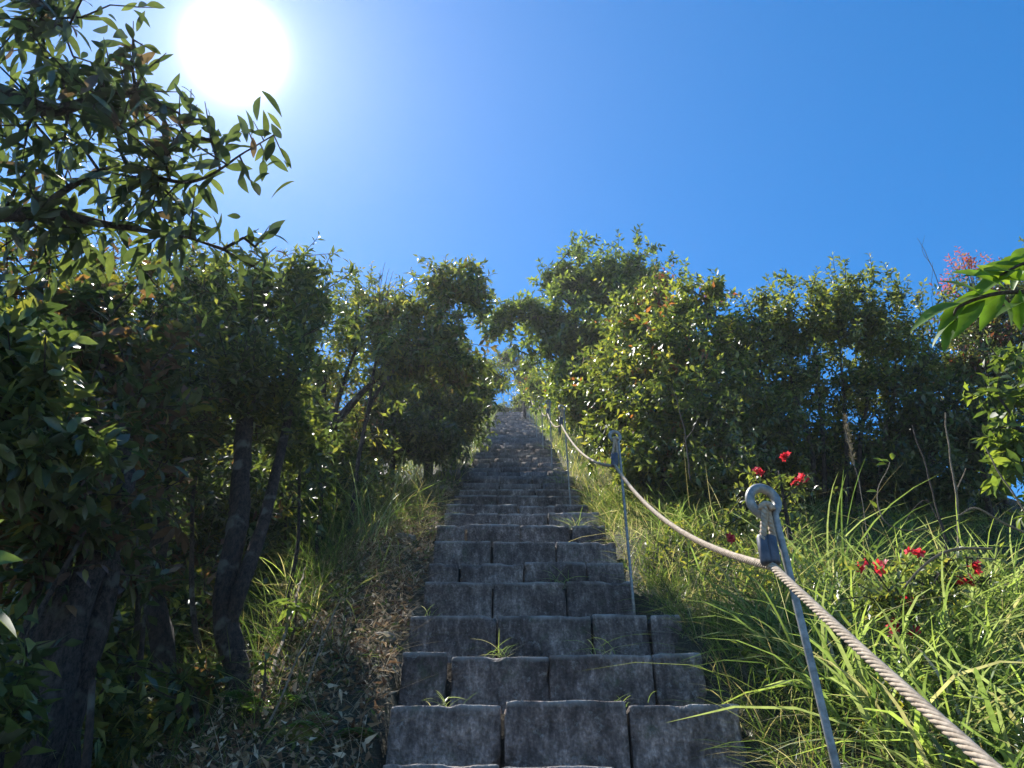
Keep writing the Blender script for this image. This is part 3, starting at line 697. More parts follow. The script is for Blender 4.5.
tree('red_tipped_tree', 'tree at the right edge with reddish pink new growth at its top', 'tree',
     [[root_at(1010, 540, 5.6, .05), tp(1000, 450, 5.6, .04), tp(990, 360, 5.6, .025), tp(970, 290, 5.6, .008)], [tp(1000, 430, 5.6, .03), tp(1040, 350, 5.7, .02), tp(1060, 290, 5.7, .01)]],
     [cl(985, 330, 5.7, 44, 36, 260), cl(1010, 380, 5.6, 44, 36, 230), cl(960, 370, 5.6, 30, 24, 120), cl(1060, 330, 5.8, 50, 60, 250), cl(1010, 300, 5.8, 30, 24, 100)],
     pal=GREEN_D + [((.16, .06, .05), 2), ((.15, .16, .05), 2)], nl=9, tw=.14, L=.055, W=.022, rt=.002)
rt_ = MB()
tt = tips_in([cl(960, 262, 5.6, 14, 10, 22), cl(985, 285, 5.7, 20, 16, 12), cl(950, 284, 5.6, 12, 12, 10)])
twigs_leaves(rt_, tt, np.tile([0, 0, 1.], (len(tt), 1)), 8, .12, .045, .014, [((.35, .07, .09), 3), ((.28, .1, .1), 2), ((.2, .16, .06), 1)], 0, .2, 1.0, .6)
rt_o = [o for o in bpy.data.objects if o.name.startswith('red_tipped_tree')][0]
rt_.build('young_leaves', M['leaf_soft'], rt_o)
rb_ = MB()
for q in tt[::3]:
    a = Q(975, 310, 5.6); rb_.tube([a, (a + Vector(q)) / 2 + Vector((.02, 0, .0)), Vector(q)], [.005, .003, .0015], 4, False)
rb_.build('twigs', M['twig'], rt_o)
bare_twigs('bare_vine', 'thin leafless stem curving up against the sky beside the red topped tree', [[tp(945, 300, 5, .004), tp(930, 262, 5, .003), tp(921, 244, 5, .002), tp(917, 238, 5, .0015)], [tp(930, 262, 5, .0025), tp(922, 250, 5, .002), tp(925, 236, 5, .001)], [tp(935, 330, 5, .003), tp(932, 290, 5, .002), tp(933, 262, 5, .0015)], [tp(945, 320, 5, .003), tp(915, 312, 5, .002), tp(903, 292, 5, .001)]], cat='bare stem')

# near branch with long leaves from the right
def leafy_branch(name, label, stems, leafspec, L, W, pal, cat='branch', curv=.35, mat='leaf_soft', group=None, nv=(-.3, -.9, .5)):
    root = empty(name, Vector(stems[0][0][0]), label, cat, group)
    tb = MB()
    for s in stems:
        sp = smooth_path(s, 6); tb.tube([p for p, r in sp], [r for p, r in sp], 6, True, .1)
    tb.build('stem', M['twig'], root)
    mb = MB()
    P = np.array([np.array(a) for a, b in leafspec]); T = np.array([np.array(b) for a, b in leafspec]); n = len(P)
    D = T - P; Ln = np.linalg.norm(D, axis=1) * L
    nn = unit(unit(np.array(nv)) + rng.normal(size=(n, 3)) * .35)
    c = pick(pal, n) * (.85 + .3 * rng.random(n))[:, None]
    leaves(mb, P, D, nn, Ln, Ln * W, c, 2, curv, .3)
    mb.build('leaves', M[mat], root); return root
br = lambda px, py, z=1.5: Z(px, py, z)
leafy_branch('overhanging_leafy_branch', 'close bright green branch with long leaves coming in from the right edge against the sky', [[(br(1180, 330, 1.9), .008), (br(1080, 300, 1.6), .006), (br(1010, 292), .0045), (br(960, 306), .003), (br(955, 322), .002)], [(br(1080, 300, 1.6), .005), (br(1040, 262), .004), (br(1000, 275), .002)]],
    [(( br(962, 304)), br(912, 308)), (br(965, 305), br(935, 322)), (br(958, 315), br(936, 345)), (br(958, 318), br(925, 340)), (br(985, 298), br(952, 268)), (br(990, 296), br(957, 290)), (br(1000, 292), br(948, 305)),
     (br(1005, 290), br(978, 322)), (br(1000, 296), br(1022, 318)), (br(1010, 284), br(985, 262)), (br(1015, 280), br(972, 262)), (br(1030, 270), br(985, 258)), (br(1010, 262), br(1034, 240)), (br(1030, 300), br(995, 305)), (br(1035, 300), br(1018, 322)),
     (br(1040, 262), br(1000, 258)), (br(1045, 258), br(1050, 225)), (br(1050, 290), br(1010, 298)), (br(1020, 268), br(965, 290)), (br(1030, 262), br(1005, 284)), (br(1005, 288), br(960, 262)), (br(1040, 280), br(1000, 272)), (br(1020, 290), br(1015, 330)), (br(1050, 250), br(1015, 245)), (br(985, 300), br(950, 330))],
    1.0, .4, [((.13, .24, .03), 3), ((.1, .2, .03), 2), ((.2, .3, .05), 1)], 'branch')
tree('near_right_shrub', 'bright leafed shrub at the right edge, closest to the dry stalks', 'shrub',
     [[root_at(1090, 620, 3.2, .02), tp(1060, 520, 3.2, .015), tp(1020, 430, 3.2, .008), tp(995, 390, 3.2, .004)], [tp(1060, 520, 3.2, .01), tp(1070, 400, 3.2, .006), tp(1030, 350, 3.2, .004)]],
     [cl(1010, 400, 3.2, 30, 22, 26), cl(1020, 440, 3.2, 28, 24, 30), cl(1015, 360, 3.2, 20, 18, 14), cl(1000, 470, 3.3, 28, 16, 18), cl(1080, 430, 3.2, 50, 70, 70), cl(1045, 520, 3.2, 30, 40, 16)],
     pal=[((.1, .15, .035), 3), ((.17, .23, .045), 2), ((.06, .1, .03), 3)], nl=7, tw=.15, L=.072, W=.03, lod=1, leafmat='leaf_soft', rt=.002, up=.1, spread=1.1, dens=.42)
# near glossy leaves entering at the left edge
leafy_branch('edge_sprig', 'pale glossy leaves of a close sprig poking in at the left edge', [[(Z(-120, 640, 1.2), .006), (Z(-60, 590, 1.1), .004), (Z(-20, 575, 1.05), .003)], [(Z(-60, 590, 1.1), .004), (Z(-40, 540, 1.0), .002)]],
    [(Z(-50, 585, 1.05), Z(40, 634, 1.0)), (Z(-45, 565, 1.05), Z(24, 550, 1.02)), (Z(-45, 540, 1.0), Z(6, 515, 1.0)), (Z(-50, 610, 1.05), Z(2, 668, 1.0))], 0.85, .3, [((.12, .19, .06), 3), ((.15, .2, .08), 1)], 'sprig', curv=.15, nv=(0, -1, .5))
# glossy drooping leaves cluster on left edge (mid height)
tree('glossy_leaf_shrub', 'shrub with long shiny leaves catching the sun at the left edge', 'shrub',
     [[(Vector((-2.4, 1.9, ground(-2.4, 1.9) - .1)), .03), (Q(-90, 560, 1.9), .02), (Q(-20, 470, 1.9), .012), (Q(20, 420, 1.9), .006)]],
     [cl(20, 400, 1.95, 50, 40, 42), cl(40, 460, 1.95, 45, 35, 34), cl(-40, 430, 1.95, 60, 70, 50), cl(15, 340, 2.0, 40, 30, 26)],
     pal=GREEN_D, nl=7, tw=.13, L=.085, W=.03, lod=1, droop=.35, rt=.002, spread=1.05)

# --- azaleas with red flowers
def azalea(label, stems, blooms, clumps, loc):
    root = tree('red_azalea', label, 'flowering shrub', stems, clumps, group='red flowering azaleas in the grass', pal=GREEN_M, nl=7, tw=.09, L=.04, W=.016, rt=.0015, crown_name='foliage')
    for c in blooms:
        mb = MB(); n = random.randint(4, 7) + (4 if Vector(c).y > 3.4 else 0)
        cc = np.array(c) + rng.normal(size=(n, 3)) * .011
        P = np.repeat(cc, 5, axis=0); m = len(P)
        az = np.tile(np.arange(5) * 2 * math.pi / 5, n) + np.repeat(rng.random(n) * 6, 5)
        ax = np.repeat(unit(rng.normal(size=(n, 3)) + np.array([0, -.8, .6])), 5, axis=0)
        r1 = unit(np.cross(ax, [0.3, .2, .9])); r2 = np.cross(ax, r1)
        D = (r1 * np.cos(az)[:, None] + r2 * np.sin(az)[:, None]) + ax * .5
        leaves(mb, P, D, ax, np.full(m, .022), np.full(m, .013), pick([((.6, .05, .07), 3), ((.7, .12, .15), 1), ((.42, .03, .04), 1.5)], m), 1, .2, .2)
        mb.build('flower', M['petal'], root)
azalea('azalea with three red flower heads against the dark shrubs above the nearest ring post',
       [[(Q(790, 540, 3.6) * 1, .012), tp(785, 500, 3.6, .009), tp(780, 470, 3.6, .005)], [tp(785, 505, 3.6, .006), tp(765, 475, 3.6, .004)], [tp(785, 500, 3.6, .006), tp(802, 485, 3.6, .004)]],
       [Q(785, 457, 3.6), Q(758, 471, 3.6), Q(798, 482, 3.6), Q(803, 479, 3.6), Q(731, 538, 3.3)], [cl(780, 490, 3.6, 34, 24, 30), cl(735, 520, 3.5, 26, 22, 18)], None)
azalea('low azalea with scattered red flowers among the long grass at the lower right',
       [[(Q(905, 680, 2.6), .010), tp(900, 620, 2.6, .007), tp(890, 590, 2.6, .004)], [tp(900, 640, 2.6, .006), tp(925, 600, 2.6, .004), tp(950, 560, 2.6, .003)]],
       [Q(862, 568, 2.6), Q(880, 566, 2.6), Q(914, 552, 2.6), Q(905, 602, 2.6), Q(893, 626, 2.6), Q(912, 634, 2.6), Q(975, 565, 2.6), Q(968, 580, 2.6)], [cl(890, 600, 2.65, 40, 30, 34), cl(950, 580, 2.65, 36, 24, 24)], None)
azalea('orange red azalea speckling the bank behind the handrail far up the stairs',
       [[root_at(598, 420, 8.2, .012), tp(598, 395, 8.2, .008)]], [Q(590, 392, 8.1), Q(597, 386, 8.1), Q(602, 396, 8.1), Q(594, 408, 8.1), Q(646, 434, 6), Q(650, 438, 6)][:4], [cl(597, 395, 8.2, 14, 14, 24)], None)

# --- dry stalks and vines on the right
ds = [('straight brown dead stem standing in front of the dark shrubs', [[tp(958, 560, 3.4, .007), tp(957, 500, 3.4, .007), tp(950, 455, 3.4, .005), tp(945, 412, 3.4, .004)], [tp(957, 490, 3.4, .004), tp(966, 468, 3.4, .002)]], 'dry_twig'),
      ('brittle branching dead stem leaning left of the straight one', [[tp(958, 590, 3.1, .006), tp(945, 540, 3.1, .005), tp(930, 480, 3.1, .004), tp(912, 425, 3.1, .003)], [tp(945, 540, 3.1, .004), tp(928, 500, 3.1, .002), tp(905, 520, 3.1, .002)]], 'twig'),
      ('thin wriggling vine with a few small leaves', [[tp(930, 530, 3, .003), tp(895, 528, 3, .003), tp(880, 510, 3, .003), tp(878, 490, 3, .002), tp(890, 462, 3, .002)]], 'dry_twig'),
      ('pale arching stalk bending across the right edge', [[tp(958, 515, 2.7, .003), tp(975, 508, 2.7, .004), tp(1000, 520, 2.7, .004), tp(1040, 540, 2.7, .005)]], 'dry_twig'),
      ('thick dry stalk curving down over the grass', [[tp(905, 588, 2.3, .003), tp(930, 560, 2.3, .005), tp(955, 548, 2.3, .005), tp(990, 548, 2.3, .004)]], 'dry_twig'),
      ('long pale stalk slanting at the right edge', [[tp(1060, 560, 3, .006), tp(1010, 490, 3, .004), tp(985, 446, 3, .003)]], 'dry_twig'),
      ('reed with a feathery seed head rising behind the nearest ring post', [[tp(868, 540, 3.8, .003), tp(858, 480, 3.8, .003), tp(845, 425, 3.8, .002)]], 'dry_twig'),
      ('grey dead branch slanting through the sunlit shrub', [[tp(690, 480, 4.6, .006), tp(684, 430, 4.6, .005), tp(672, 385, 4.6, .003)], [tp(686, 440, 4.6, .004), tp(700, 415, 4.6, .002)]], 'twig')]
for lb, sp, mt in ds:
    o = bare_twigs('dry_stalk', lb, sp, mt, 'dry stalk', 'dry stalks and vines on the right bank')
    if 'reed' in lb:
        mb = MB(); P = np.array([np.array(Q(845 + 9 * t + rng.normal() * .8, 415 + 50 * t, 3.8)) for t in rng.random(160)])
        leaves(mb, P, rng.normal(size=(160, 3)) * .4 + np.array([0, 0, 1.]), rng.normal(size=(160, 3)), np.full(160, .03), np.full(160, .004), np.tile([.35, .28, .17], (160, 1)), 0)
        mb.build('seed_head', M['litter'], o)
    if 'wriggling' in lb:
        mb = MB(); P = np.array([np.array(Q(*p, 3)) for p in [(890, 462), (887, 464), (878, 492), (877, 508), (892, 460), (884, 462)]])
        leaves(mb, P, np.array([[-1, 0, .5], [-1, 0, .1], [-1, 0, .3], [-.3, 0, 1], [.3, 0, .9], [-1, 0, .8]]), np.tile([0, -.8, .5], (6, 1)), np.full(6, .05), np.full(6, .024), np.tile([.25, .33, .05], (6, 1)), 1)
        mb.build('leaves', M['leaf_soft'], o)

# ------------------------------------------------------------------ handrail
UPV = Vector((0, 0, 1))
def rail_post(label, x, y, top, lean, scale=1.0, group='ring topped steel posts carrying the rope', sleeve=True):
    """rod bent into an eye at the top; top is the height of the ring centre"""
    b = on(x, y); foot = S(y) - .1
    root = empty('rail_post', (x, y, foot), label, 'post', group)
    c = Vector((x + lean, y, top)); r = 0.031
    mb = MB(); pts = [Vector((x, y, foot))]
    # the plane of the eye faces down the stairs, tilted a little
    rx = Vector((.97, .24, 0)); ry = UPV
    a0 = R(-58); neck = c + rx * (r * 1.15) * math.cos(a0) + ry * (r * 1.25) * math.sin(a0)
    for k in range(1, 8): pts.append(pts[0].lerp(neck, k / 7))
    for k in range(0, 26):
        a = a0 + R(16) + R(338) * k / 25
        pts.append(c + rx * r * math.cos(a) + ry * r * math.sin(a) + Vector((0, .012 * k / 25, 0)))
    mb.tube(pts, [.0075] * 8 + [.0102] * 26, 10)
    mb.build('rod', M['galv'], root)
    hook = c + Vector((-.016, -.01, -.155 if y < 2 else -.20))
    kz = 1.0 if y < 2 else 1.35
    if sleeve:
        lp = MB()
        for sx in (-1, 1):
            for st in range(3):
                q = []
                for k in range(22):
                    t = k / 21; ctr = c + Vector((sx * (.004 + .010 * t) - .010 * t, -.006 if sx < 0 else .004, -.022 - .075 * t * kz))
                    a = t * 16 + st * 2.09
                    q.append(ctr + Vector((math.cos(a), math.sin(a), 0)) * .0038)
                lp.tube(q, .0042, 6)
        q = [c + Vector((.012 * math.cos(a), -.005, -.026 + .014 * math.sin(a))) for a in np.linspace(0, math.pi, 8)]
        lp.tube(q, .0075, 8)
        lp.build('rope_loop', M['rope'], root)
        sl = MB()
        for sx in (-1, 1):
            p = [c + Vector((sx * .0085 - .012, 0, -.085 * kz)), c + Vector((sx * .0085 - .013, 0, -.088 * kz)), c + Vector((sx * .0085 - .016, -.004, -.143 * kz)), c + Vector((sx * .0085 - .016, -.004, -.147 * kz))]
            sl.tube(p, [.0105, .0122, .0122, .0105], 12)
        sl.build('sleeve', M['sleeve'], root)
    return hook
posts_def = [(1.44, .575, None), (3.6, .6, None), (6.05, .53, None), (8.4, .52, None), (10.8, .53, None), (13.2, .52, None), (15.6, .53, None), (18.2, .52, None)]
plabels = ['nearest steel post with a big ring eye and dark sleeve, right of the lowest steps', 'second steel post from the viewer, standing on the right end of a step', 'third steel post up the right side of the stairs', 'fourth steel post up the right side, partly lost in grass',
           'fifth steel post up the right side, far up the stairs', 'sixth steel post up the right side, tiny in the distance', 'seventh steel post up the right side, tiny near the bushes', 'eighth and farthest steel post near the top of the stairs']
hooks = []
tops = [(764, 500), (615, 436), (562, 408)]
for i, (y, x, _) in enumerate(posts_def):
    if i < 3: t = Q(*tops[i], y); topz = t.z; lean = t.x - x
    else: topz = S(y) + 1.03; lean = -.02
    hooks.append(rail_post(plabels[i], x, y, topz, lean))
rail_post('single thin steel post on the left side far up the stairs', -.57, 14.9, S(14.9) + 1.0, 0, group=None, sleeve=False)
def strand_path(a, b, sag, n=60):
    return [a.lerp(b, k / n) - UPV * sag * 4 * (k / n) * (1 - k / n) for k in range(n + 1)]
low = Vector((.60, -.75, S(-.75) + .89))
low = Vector((.47, -.48, -.83))
path = strand_path(low, hooks[0], .05, 130)[:-1]
sags = [.10, .12, .10, .1, .1, .1, .1]
for i in range(len(hooks) - 1):
    n = [80, 50, 30, 24, 20, 16, 12][i]
    path += strand_path(hooks[i], hooks[i + 1], sags[i], n)[:-1]
path.append(hooks[-1])
rope = MB()
# arc length parameter for the twist
acc = 0; ph = []
for i, p in enumerate(path):
    if i: acc += (p - path[i - 1]).length
    ph.append(acc)
def resample(path, ph, ds_fn):
    out = []; s = 0; i = 0
    while s < ph[-1]:
        while ph[i + 1] < s: i += 1
        t = (s - ph[i]) / max(1e-6, ph[i + 1] - ph[i]); out.append((path[i].lerp(path[i + 1], t), s)); s += ds_fn(s)
    return out
rs = resample(path, ph, lambda s: .007 if s < 5.6 else .03)
nst = 7
for st in range(nst):
    q = []
    for i, (p, s) in enumerate(rs):
        t = (rs[min(i + 1, len(rs) - 1)][0] - rs[max(i - 1, 0)][0]).normalized()
        u = t.cross(UPV).normalized(); v = u.cross(t)
        a = s / .10 * 2 * math.pi + st * 2 * math.pi / nst
        q.append(p + (u * math.cos(a) + v * math.sin(a)) * .0058)
    rope.tube(q, .0031, 6)
ro = rope.build('handrail_rope', M['rope'])
tag(ro, 'long twisted beige rope sagging from post to post up the right side', 'rope')

# ------------------------------------------------------------------ grass
def blades(mb, B, az, L, W, lean, droop, cols, rowsn=6):
    n = len(B); outv = np.stack([np.cos(az), np.sin(az), np.zeros(n)], 1); sd = np.stack([-np.sin(az), np.cos(az), np.zeros(n)], 1)
    tw = rng.normal(size=n) * .5; sd = unit(sd * np.cos(tw)[:, None] + np.array([0, 0, 1.]) * np.sin(tw)[:, None] * .5 + outv * np.sin(tw)[:, None] * .6)
    V = []
    for k in range(rowsn):
        s = k / (rowsn - 1)
        c = B + outv * (L * (lean * s + droop * s * s * .8))[:, None] + np.array([0, 0, 1.]) * (L * (s * (1 - .25 * lean) - droop * s ** 2.4 * .75))[:, None]
        w = W * (0.55 + .9 * s) * (1 - s) ** .7 if s < 1 else W * 0
        w = np.where(w < .0004, .0004, w) if k < rowsn - 1 else w
        V += [c - sd * (w / 2)[:, None], c + sd * (w / 2)[:, None]]
    V = np.stack(V, 1).reshape(-1, 3); k2 = rowsn * 2
    q = [(2 * i, 2 * i + 1, 2 * i + 3, 2 * i + 2) for i in range(rowsn - 1)]
    mb.add(V, [((np.arange(n) * k2)[:, None, None] + np.array(q)[None]).reshape(-1, 4)], np.repeat(cols, k2, axis=0))
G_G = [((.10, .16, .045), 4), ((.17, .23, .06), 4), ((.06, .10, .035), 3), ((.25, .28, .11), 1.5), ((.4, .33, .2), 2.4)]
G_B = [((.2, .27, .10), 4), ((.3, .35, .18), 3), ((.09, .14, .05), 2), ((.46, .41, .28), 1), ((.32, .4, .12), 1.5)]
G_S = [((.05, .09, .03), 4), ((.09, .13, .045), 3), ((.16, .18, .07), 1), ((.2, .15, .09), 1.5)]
G_DRY = [((.42, .36, .26), 3), ((.28, .23, .16), 3), ((.17, .2, .08), 2.5), ((.55, .5, .4), 1.5)]
def scatter_grass(mb, n, xr, yr, Lr, Wr, pal, lean=(.1, .5), droop=(.1, .6), clump=.0, fx=None):
    x = rng.uniform(*xr, n); y = rng.uniform(*yr, n)
    g = np.sin(x * 3.1 + y * 1.7) + np.sin(x * 7.3 - y * 4.1) * .7 + np.sin(y * 9.1 + x * 2) * .5
    k = rng.random(n) < 1 / (1 + np.exp(-(g + .6) * (1 + clump * 3))) if clump else np.ones(n, bool)
    if fx is not None: k &= fx(x, y)
    x, y = x[k], y[k]; m = len(x)
    B = np.array([[a, b, ground(a, b) - .01] for a, b in zip(x, y)])
    blades(mb, B, rng.random(m) * 6.283, rng.uniform(*Lr, m), rng.uniform(*Wr, m), rng.uniform(*lean, m), rng.uniform(*droop, m), pick(pal, m) * (.7 + .6 * rng.random(m))[:, None])
g = MB()
off = lambda a: (lambda x, y: (x > .80 + a - .09 * np.clip((y - 3) / 2.2, 0, 1)))
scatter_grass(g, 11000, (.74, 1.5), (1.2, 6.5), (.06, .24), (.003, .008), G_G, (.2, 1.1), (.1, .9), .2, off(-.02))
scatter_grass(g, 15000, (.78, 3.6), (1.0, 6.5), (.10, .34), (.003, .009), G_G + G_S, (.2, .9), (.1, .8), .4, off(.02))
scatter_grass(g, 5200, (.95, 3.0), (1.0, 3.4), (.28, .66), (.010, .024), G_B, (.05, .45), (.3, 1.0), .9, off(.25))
scatter_grass(g, 3000, (1.0, 3.8), (3.2, 5.6), (.2, .42), (.007, .016), G_B, (.1, .6), (.3, 1.1), .9, off(.25))
scatter_grass(g, 900, (.9, 3.4), (1.2, 5), (.3, .7), (.002, .005), G_DRY, (.1, 1.3), (.1, 1.3), .5, off(.1))
scatter_grass(g, 11000, (.72, 2.4), (1.4, 9), (.06, .24), (.002, .005), G_DRY, (.5, 1.4), (.1, .9), .0, off(0))
scatter_grass(g, 14000, (.68, 2.6), (6, 18), (.12, .4), (.006, .014), G_G + [((.4, .36, .14), 2)], (.1, .7), (.1, .6), .5, off(.0))
scatter_grass(g, 3500, (.68, 1.6), (16, 25), (.12, .4), (.01, .02), G_G, (.1, .7), (.1, .6), .5)
tag(g.build('bank_grass', M['grass']), 'sunlit green grass covering the bank right of the stairs', 'grass', kind='stuff')
g = MB()
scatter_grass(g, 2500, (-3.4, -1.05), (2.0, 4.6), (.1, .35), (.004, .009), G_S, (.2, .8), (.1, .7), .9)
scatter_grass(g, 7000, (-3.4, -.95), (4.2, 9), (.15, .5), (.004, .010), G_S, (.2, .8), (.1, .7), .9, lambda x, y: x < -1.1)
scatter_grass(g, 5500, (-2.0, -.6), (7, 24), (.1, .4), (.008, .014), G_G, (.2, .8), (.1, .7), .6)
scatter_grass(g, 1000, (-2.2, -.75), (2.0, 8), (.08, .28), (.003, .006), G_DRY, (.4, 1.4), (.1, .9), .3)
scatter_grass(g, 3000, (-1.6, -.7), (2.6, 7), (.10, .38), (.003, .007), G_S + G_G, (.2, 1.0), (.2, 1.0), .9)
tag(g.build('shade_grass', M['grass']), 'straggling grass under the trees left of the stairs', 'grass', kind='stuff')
# litter of dry straw and dead leaves on the left bank
g = MB()
n = 6500; x = rng.uniform(-1.2, -.44, n); y = rng.uniform(1.6, 7.5, n)
k = x < -.44 - .16 * np.clip((y - 2.4) / 3.2, 0, 1); x, y = x[k], y[k]; n = len(x)
B = np.array([[a, b, ground(a, b) + rng.random() * .05] for a, b in zip(x, y)])
D = rng.normal(size=(n, 3)) * np.array([1, 1, .55]) + np.array([0, 0, .1])
D[:, 2] += .6 * D[:, 1]
leaves(g, B, D, rng.normal(size=(n, 3)) * .5 + np.array([0, 0, 1.]), rng.uniform(.02, .055, n), rng.uniform(.005, .02, n), pick([((.3, .22, .13), 3), ((.2, .13, .08), 3), ((.42, .34, .22), 2), ((.12, .07, .045), 2), ((.12, .16, .04), 1.5)], n), 0, .5, .5)
n = 4200; x = rng.uniform(-1.25, -.45, n); y = rng.uniform(1.6, 7, n)
k = x < -.44 - .16 * np.clip((y - 2.4) / 3.2, 0, 1); x, y = x[k], y[k]; n = len(x)
B = np.array([[a, b, ground(a, b) + rng.random() * .04] for a, b in zip(x, y)])
blades(g, B, rng.random(n) * 6.283, rng.uniform(.05, .2, n), rng.uniform(.0015, .004, n), rng.uniform(.8, 2, n), rng.uniform(0, .8, n), pick(G_DRY, n), 5)
LIT = [((.42, .31, .2), 3), ((.24, .15, .09), 3), ((.55, .45, .32), 2.5), ((.12, .07, .045), 2), ((.12, .16, .04), 1.5)]
n = 4500; x = rng.uniform(-1.25, -.44, n) ; y = rng.uniform(1.8, 5.5, n)
k = x < -.44 - .16 * np.clip((y - 2.4) / 3.2, 0, 1); x, y = x[k], y[k]; n = len(x)
B = np.array([[a, b, ground(a, b) + rng.random() * .07] for a, b in zip(x, y)])
D = rng.normal(size=(n, 3)) * np.array([1, 1, .7]); D[:, 2] += .6 * D[:, 1]
leaves(g, B, D, rng.normal(size=(n, 3)), rng.uniform(.015, .045, n), rng.uniform(.006, .02, n), pick(LIT, n), 0, .8, .8)
tag(g.build('leaf_litter', M['litter']), 'dead leaves and dry straw strewn on the bank left of the steps', 'litter', kind='stuff')

def tuft(name, label, x, y, n, Lr, Wr, pal=G_B, group=None, cat='grass tuft', z=None, lean=(.1, .6), droop=(.2, .8), sp=.05):
    mb = MB(); B = np.zeros((n, 3)); B[:, 0] = x + rng.normal(size=n) * sp; B[:, 1] = y + rng.normal(size=n) * sp
    B[:, 2] = [(z if z is not None else ground(a, b)) - .01 for a, b in B[:, :2]]
    blades(mb, B, rng.random(n) * 6.283, rng.uniform(*Lr, n), rng.uniform(*Wr, n), rng.uniform(*lean, n), rng.uniform(*droop, n), pick(pal, n) * (.8 + .4 * rng.random(n))[:, None], 8)
    o = mb.build(name, M['grass']); return tag(o, label, cat, group)
gt = 'tall grass tufts beside the stairs'
def tuft_px(label, px, py, n, Lr, Wr, **kw):
    p = hit(px, py); tuft('grass_tuft', label, p.x, p.y, n, Lr, Wr, group=gt, **kw)
q = Q(352, 500, 5.2); tuft('grass_tuft', 'tall bright reed grass clump left of the stairs beneath the forked tree', q.x, q.y, 170, (.4, 1.05), (.005, .012), pal=G_G, group=gt, sp=.16, droop=(.2, .9), lean=(.05, .4))
q = Q(372, 512, 5.0); tuft('grass_tuft', 'broad bladed grass standing left of the stairs with long slanting blades', q.x, q.y, 20, (.5, .95), (.012, .022), group=gt, sp=.08)
tuft_px('tuft of broad pale grass blades near the crooked trunk', 285, 620, 40, (.2, .5), (.008, .016), sp=.06)
tuft_px('small bright grass tuft capping the bank by the upper left steps', 468, 452, 70, (.1, .25), (.006, .012), sp=.14)
tuft_px('arching grass clump right behind the nearest ring post', 850, 620, 46, (.5, .85), (.010, .018), sp=.07)
tuft_px('lush grass clump in the lower right with tall arching blades', 945, 680, 60, (.45, .8), (.010, .018), sp=.12)
tuft_px('thick blue green grass clump in the bottom right corner', 995, 740, 50, (.35, .6), (.010, .020), sp=.10)
tuft_px('long bladed clump below the low red azalea', 905, 700, 46, (.4, .7), (.008, .016), sp=.10)
tuft_px('grass clump at the right edge beneath the arching pale stalk', 1005, 630, 60, (.4, .8), (.008, .016), sp=.12)
for lb, px, py, d_, n_ in [('shaded grass clump hanging over the dry bank from the left', 330, 560, 4.3, 120), ('shaded grass clump behind the slanting dead twigs', 310, 620, 3.7, 70), ('thin grass clump at the foot of the forked tree', 302, 520, 4.9, 120), ('fine grass clump on the bank just left of the upper steps', 425, 470, 7.0, 130)]:
    q = Q(px, py, d_); tuft('grass_tuft', lb, q.x, q.y, n_, (.2, .55), (.003, .008), pal=G_S + G_G, group=gt, sp=.10)
# small weeds rooted in the joints of the steps
wl = [('tiny weed in the joint left on the second full step', 447, 692, 14, .05), ('thin grass sprout drooping over the third full step', 600, 638, 16, .14), ('green weed tuft in the joint of the fifth step riser', 560, 576, 22, .10), ('small grass tuft where two blocks meet on the fourth step', 498, 640, 18, .07),
      ('weed sprouting right of centre near the upper steps', 577, 522, 30, .12), ('moss and weed clump at the right end of an upper step', 562, 478, 30, .12), ('sprig in the wide joint of the lowest full step', 618, 700, 12, .05), ('little weed at the left end of the fifth step', 432, 608, 12, .06)]
for lb, px, py, n, L in wl:
    d = nose_from_py(py)
    sd = [s[0] for s in steps if s[0] <= d + .12][-1]
    nx = [s[0] for s in steps if s[0] > sd][0]
    p = Q(px, py, sd + .06)
    tuft('weed', lb, p.x, sd + .06, n, (L * .7, L * 1.6), (.003, .006), group='weeds growing from the joints of the steps', cat='weed', z=S(sd) + .01, sp=.03, lean=(.2, 1.2), droop=(.2, 1))

g = MB(); n = 2600; x = rng.uniform(.85, 3.2, n); y = rng.uniform(1.4, 6.5, n)
gg = np.sin(x * 5 + 1) + np.sin(y * 4.3 + x * 2); k = gg > .1; x, y = x[k], y[k]; n = len(x)
B = np.array([[a, b, ground(a, b) + rng.uniform(.04, .22)] for a, b in zip(x, y)])
twigs_leaves(g, B, np.tile([0, 0, 1.], (n, 1)), 6, .08, .04, .018, GREEN_M + [((.25, .25, .05), 2)], 0, .2, 1.1, .3)
edges_tube(g, B - np.array([0, 0, .22]), B, np.full(n, .002), np.full(n, .0015), 4)
g.C.append(np.full((n * 8, 3), .12))
tag(g.build('ground_cover', M['leaf_soft']), 'small leafy weeds mixed into the grass of the right bank', 'ground cover', kind='stuff')
